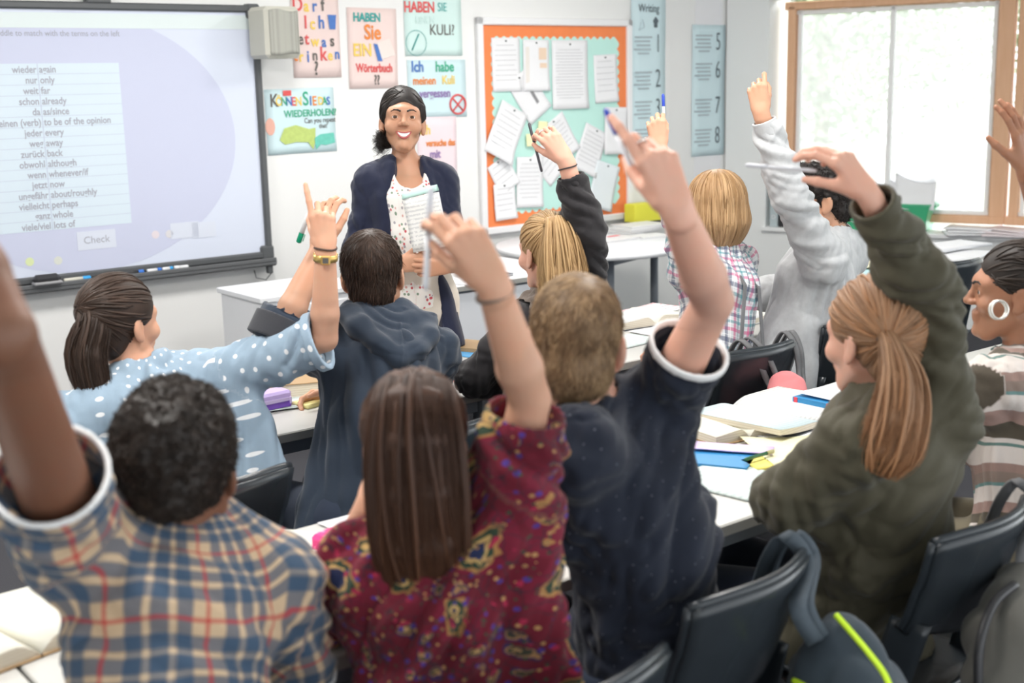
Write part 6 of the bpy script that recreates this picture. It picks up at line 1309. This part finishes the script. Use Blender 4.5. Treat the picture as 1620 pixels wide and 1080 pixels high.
pen_in(HH, 'L', cv(-.05, 1, .1), .07, .13, penw, penb, 'blue-capped pen in the fist in front of the numbered list', .0045, off=(0, .03, 0)); pen_in(HO, 'R', cv(-1, .08, .0), .03, .13, penw, penw, 'thin grey pen pointing left from the olive sleeve hand', .0035)
p0 = P(472, 384, 3.22); pen(P(488, 338, 3.2), p0, plain('pen_white', (.75, .76, .76), .3), peng, 'white board pen with a green end held behind the pointing hand', .0062, cap_len=.34)
def ringon(hm, q, f, label):
    a, b_ = hk(hm, q, f, 0), hk(hm, q, f, 1); c = lerp(a, b_, .62); o_ = MB().tube([(.0105*math.cos(t), .0105*math.sin(t), 0) for t in np.linspace(0, 6.283, 22)[:-1]], .0018, 8, True); d_ = nrm(b_-a); x_ = nrm(np.cross(d_, [.2, .5, .8])); o_ = o_.build('finger_ring', plain('silver_ring', (.7, .69, .66), .2, metal=.9)); o_.matrix_world = frame(c, x_, np.cross(d_, x_), d_); tag(o_, label, 'ring')
ringon(HM, 'R', 1, 'silver ring on the raised hand of the navy shirt'); ringon(HF, 'R', 1, 'silver ring on the hand holding up the pencil')
def wband(hm, q, t, grow, mat, nm, lb, cat='bracelet', w=.002):
    el, wr = hm.J['el'+q], hm.J['wr'+q]; c = lerp(el, wr, t); k = hm.k*.95; tt = (t-.28)/.72; ra = ((.041+(.027-.041)*tt)*k+grow, (.039+(.021-.039)*tt)*k+grow); return band(c, wr-el, ra, mat, nm, lb, cat, w, hm.hands[q][3])
hb = plain('band_black', (.02, .02, .02), .6); wband(HG, 'R', .93, .0025, plain('band_taupe', (.20, .14, .11), .7), 'bracelet', 'brown hair band round the wrist over the paisley sleeve', w=.003); wband(HF, 'R', .90, .002, hb, 'bracelet', 'thin black bracelet nearest the hand with the pencil'); wband(HF, 'R', .66, .002, hb, 'bracelet', 'second thin dark bracelet, lower on the same forearm')
wband(HD, 'R', 1.0, .002, plain('band_dark_brown', (.06, .03, .02), .6), 'bracelet', 'dark brown bracelet above the gold watch', w=.0028)
gold = plain('watch_gold', (.70, .48, .16), .3, metal=.7); el, wr = HD.J['elR'], HD.J['wrR']; c = lerp(el, wr, .90); ax = nrm(wr-el); sd = nrm(HD.hands['R'][3]-ax*np.dot(HD.hands['R'][3], ax)); bk = np.cross(ax, sd); bk = bk if np.dot(bk, cv(0, 0, 1)) > 0 else -bk
wt = thing('wristwatch', frame(c, sd, np.cross(ax, sd), ax), 'gold wristwatch on the arm of the pointing person', 'watch'); mb = MB(); ra, rb = .0305, .0255
mb.grid(lambda u, v: (ra*math.cos(u*6.2832), rb*math.sin(u*6.2832), (v-.5)*.017), 36, 1, .0025); mb.build('strap', gold, wt); sg = 1 if np.dot(np.cross(ax, sd), bk) > 0 else -1
MB().box((0, sg*(rb+.003), 0), (.024, .006, .024), .003).build('watch_case', gold, wt); MB().box((0, sg*(rb+.0065), 0), (.014, .001, .014), .0003).build('dial', plain('dial_grey', (.12, .12, .11), .2), wt)
# ================================================================= bags and straps on the chairs
st_ = plain('strap_slate', (.065, .085, .105), .75, .1, 40); stg = plain('strap_grey_web', (.15, .15, .155), .8, .1, 40)
def ribbon(mb, pts, wd, side, th=.004):
    pts = [np.array(p, float) for p in pts]; s = np.array(side); V = []; F_ = []; n = len(pts)
    for i, p in enumerate(pts):
        t = nrm(pts[min(i+1, n-1)]-pts[max(i-1, 0)]); sd = nrm(s-t*np.dot(s, t)); u = np.cross(t, sd); V += [p-sd*wd/2-u*th/2, p+sd*wd/2-u*th/2, p+sd*wd/2+u*th/2, p-sd*wd/2+u*th/2]
    for i in range(n-1):
        for k in range(4): l = (k+1) % 4; F_.append((i*4+k, i*4+l, i*4+4+l, i*4+4+k))
    F_ += [(3, 2, 1, 0), tuple(4*(n-1)+k for k in range(4))]; return mb.add(V, F_, True)
def sm(pts, n=5):
    pts = np.array(pts, float); out = []
    for i in range(len(pts)-1):
        a, b_, c, e_ = pts[max(i-1, 0)], pts[i], pts[i+1], pts[min(i+2, len(pts)-1)]
        for k in range(n): t = k/n; out.append(.5*((2*b_)+(-a+c)*t+(2*a-5*b_+4*c-e_)*t*t+(-a+3*b_-3*c+e_)*t**3))
    return out+[pts[-1]]
def bag(name, prs, m, label, cat, straps, sm_mat, trims=(), h=.008, amp=.008, seed=0, group=None):
    lo, hi = bbox(prs); p, q = vdbmesh(prs, h, .03); n_ = vnormals(p, q); p = p+n_*((1-2*np.abs(vnoise(p/.07+seed)))*amp+vnoise(p/.03+seed)*amp*.3)[:, None]
    base = p.mean(0); base[2] = p[:, 2].min(); t = thing(name, Matrix.Translation(base), label, cat, group); bpy.context.view_layer.update(); mkmesh('bag_body', p, q, m, t, {'cl': p})
    for pts, wd, sd in straps: ribbon(MB(), [np.array(x)-base for x in sm(pts)], wd, sd, .006).build('strap', sm_mat, t)
    for pts, r, mm, nm in trims: MB().tube([np.array(x)-base for x in sm(pts)], r, 8).build(nm, mm, t)
    return t
lime = plain('piping_lime', (.55, .80, .02), .5)
m_bag1 = clothmat('bag_slate', (.040, .055, .070)).m; m_bag2 = clothmat('bag_grey_canvas', (.13, .125, .11)).m
# slate bag with lime piping, hung from the chair behind the navy shirt
def corner(i, x=.155, y=-.232, z=.832): return np.array(CHM[i] @ Vector((x, y, z)))
c0 = corner(2)
prs = [Pr(P(1330, 1010, 2.22), P(1385, 1150, 2.16), (.055, .05), (.10, .085), cv(1, 0, 0)), Pr(P(1290, 1060, 2.24), P(1310, 1250, 2.2), (.05, .06), (.13, .10), cv(1, 0, 0)), Pr(P(1300, 1180, 2.2), P(1360, 1240, 2.16), .11, .11)]
bag('backpack', prs, m_bag1, 'slate blue backpack with lime piping hanging at the bottom edge', 'backpack', [([corner(2, .138, -.17, .74), corner(2, .138, -.19, .80), corner(2, .140, -.222, .842), corner(2, .144, -.262, .80), P(1262, 960, 2.16), P(1290, 1015, 2.18)], .030, cv(1, .3, 0)), ([corner(2, .168, -.17, .74), corner(2, .168, -.19, .80), corner(2, .170, -.225, .838), corner(2, .174, -.26, .80), P(1278, 955, 2.18), P(1305, 1010, 2.19)], .022, cv(1, .3, 0))], st_,
    [([P(1322, 972, 2.19), P(1345, 998, 2.165), P(1372, 1030, 2.13), P(1400, 1068, 2.09), P(1415, 1110, 2.06)], .0055, lime, 'piping'), ([P(1255, 1076, 2.16), P(1280, 1090, 2.13), P(1300, 1110, 2.12)], .0055, lime, 'piping')])
# grey canvas backpack from the olive jacket's chair
c0 = corner(3)
prs = [Pr(P(1628, 925, 2.42), P(1615, 1010, 2.36), (.065, .05), (.095, .08), cv(1, 0, 0)), Pr(P(1615, 1010, 2.36), P(1612, 1200, 2.32), (.095, .08), (.12, .09), cv(1, 0, 0))]
bag('backpack', prs, m_bag2, 'grey canvas backpack hanging in the bottom right corner', 'backpack', [([corner(3, .17, -.17, .74), corner(3, .17, -.19, .80), corner(3, .173, -.222, .842), corner(3, .178, -.262, .80), P(1617, 870, 2.42), P(1618, 915, 2.42)], .022, cv(1, .1, .3))], stg, [([P(1548, 1100, 2.28), P(1550, 1020, 2.28), P(1572, 955, 2.31), P(1606, 925, 2.35)], .009, blk, 'zip')])
# pink bag behind the pink plaid shirt's chair
prs = [Pr(P(1246, 606, 3.96), P(1248, 660, 3.90), (.055, .04), (.085, .05), cv(1, 0, 0)), Pr(P(1250, 660, 3.93), P(1250, 760, 3.9), (.075, .05), (.09, .07), cv(1, 0, 0))]
ci = 8; CC = lambda x, y, z: corner(ci, x, y, z)
bag('shoulder_bag', prs, salmon, 'salmon pink bag hanging by grey straps from a second row chair', 'bag', [([CC(-.10, -.17, .72), CC(-.09, -.21, .82), CC(-.08, -.240, .850), CC(-.05, -.275, .80), CC(.0, -.29, .70), P(1228, 615, 3.93)], .022, D1), ([CC(-.06, -.18, .74), CC(-.05, -.215, .83), CC(-.04, -.245, .852), CC(-.01, -.285, .80), CC(.03, -.30, .71), P(1234, 612, 3.92)], .020, D1), ([CC(.12, -.17, .74), CC(.125, -.20, .81), CC(.13, -.232, .848), CC(.14, -.27, .80), CC(.14, -.29, .70), P(1262, 612, 3.93)], .022, D1), ([CC(.16, -.17, .74), CC(.16, -.20, .81), CC(.165, -.230, .845), CC(.17, -.265, .79), CC(.16, -.285, .70), P(1268, 618, 3.93)], .020, D1)], stg, amp=.006, h=.006)
prs = [Pr(rowp, rowp+ZU*.12, (.14, .09), (.12, .08), D1) for rowp in [W(5.15, 3.36, .10)]]
bag('rucksack', prs, plain('bag_crimson', (.50, .03, .10), .7), 'crimson rucksack on the floor under the window chair', 'rucksack', [([W(5.08, 3.30, .24), W(5.10, 3.29, .34), W(5.2, 3.30, .33), W(5.22, 3.30, .24)], .02, D1)], stg)
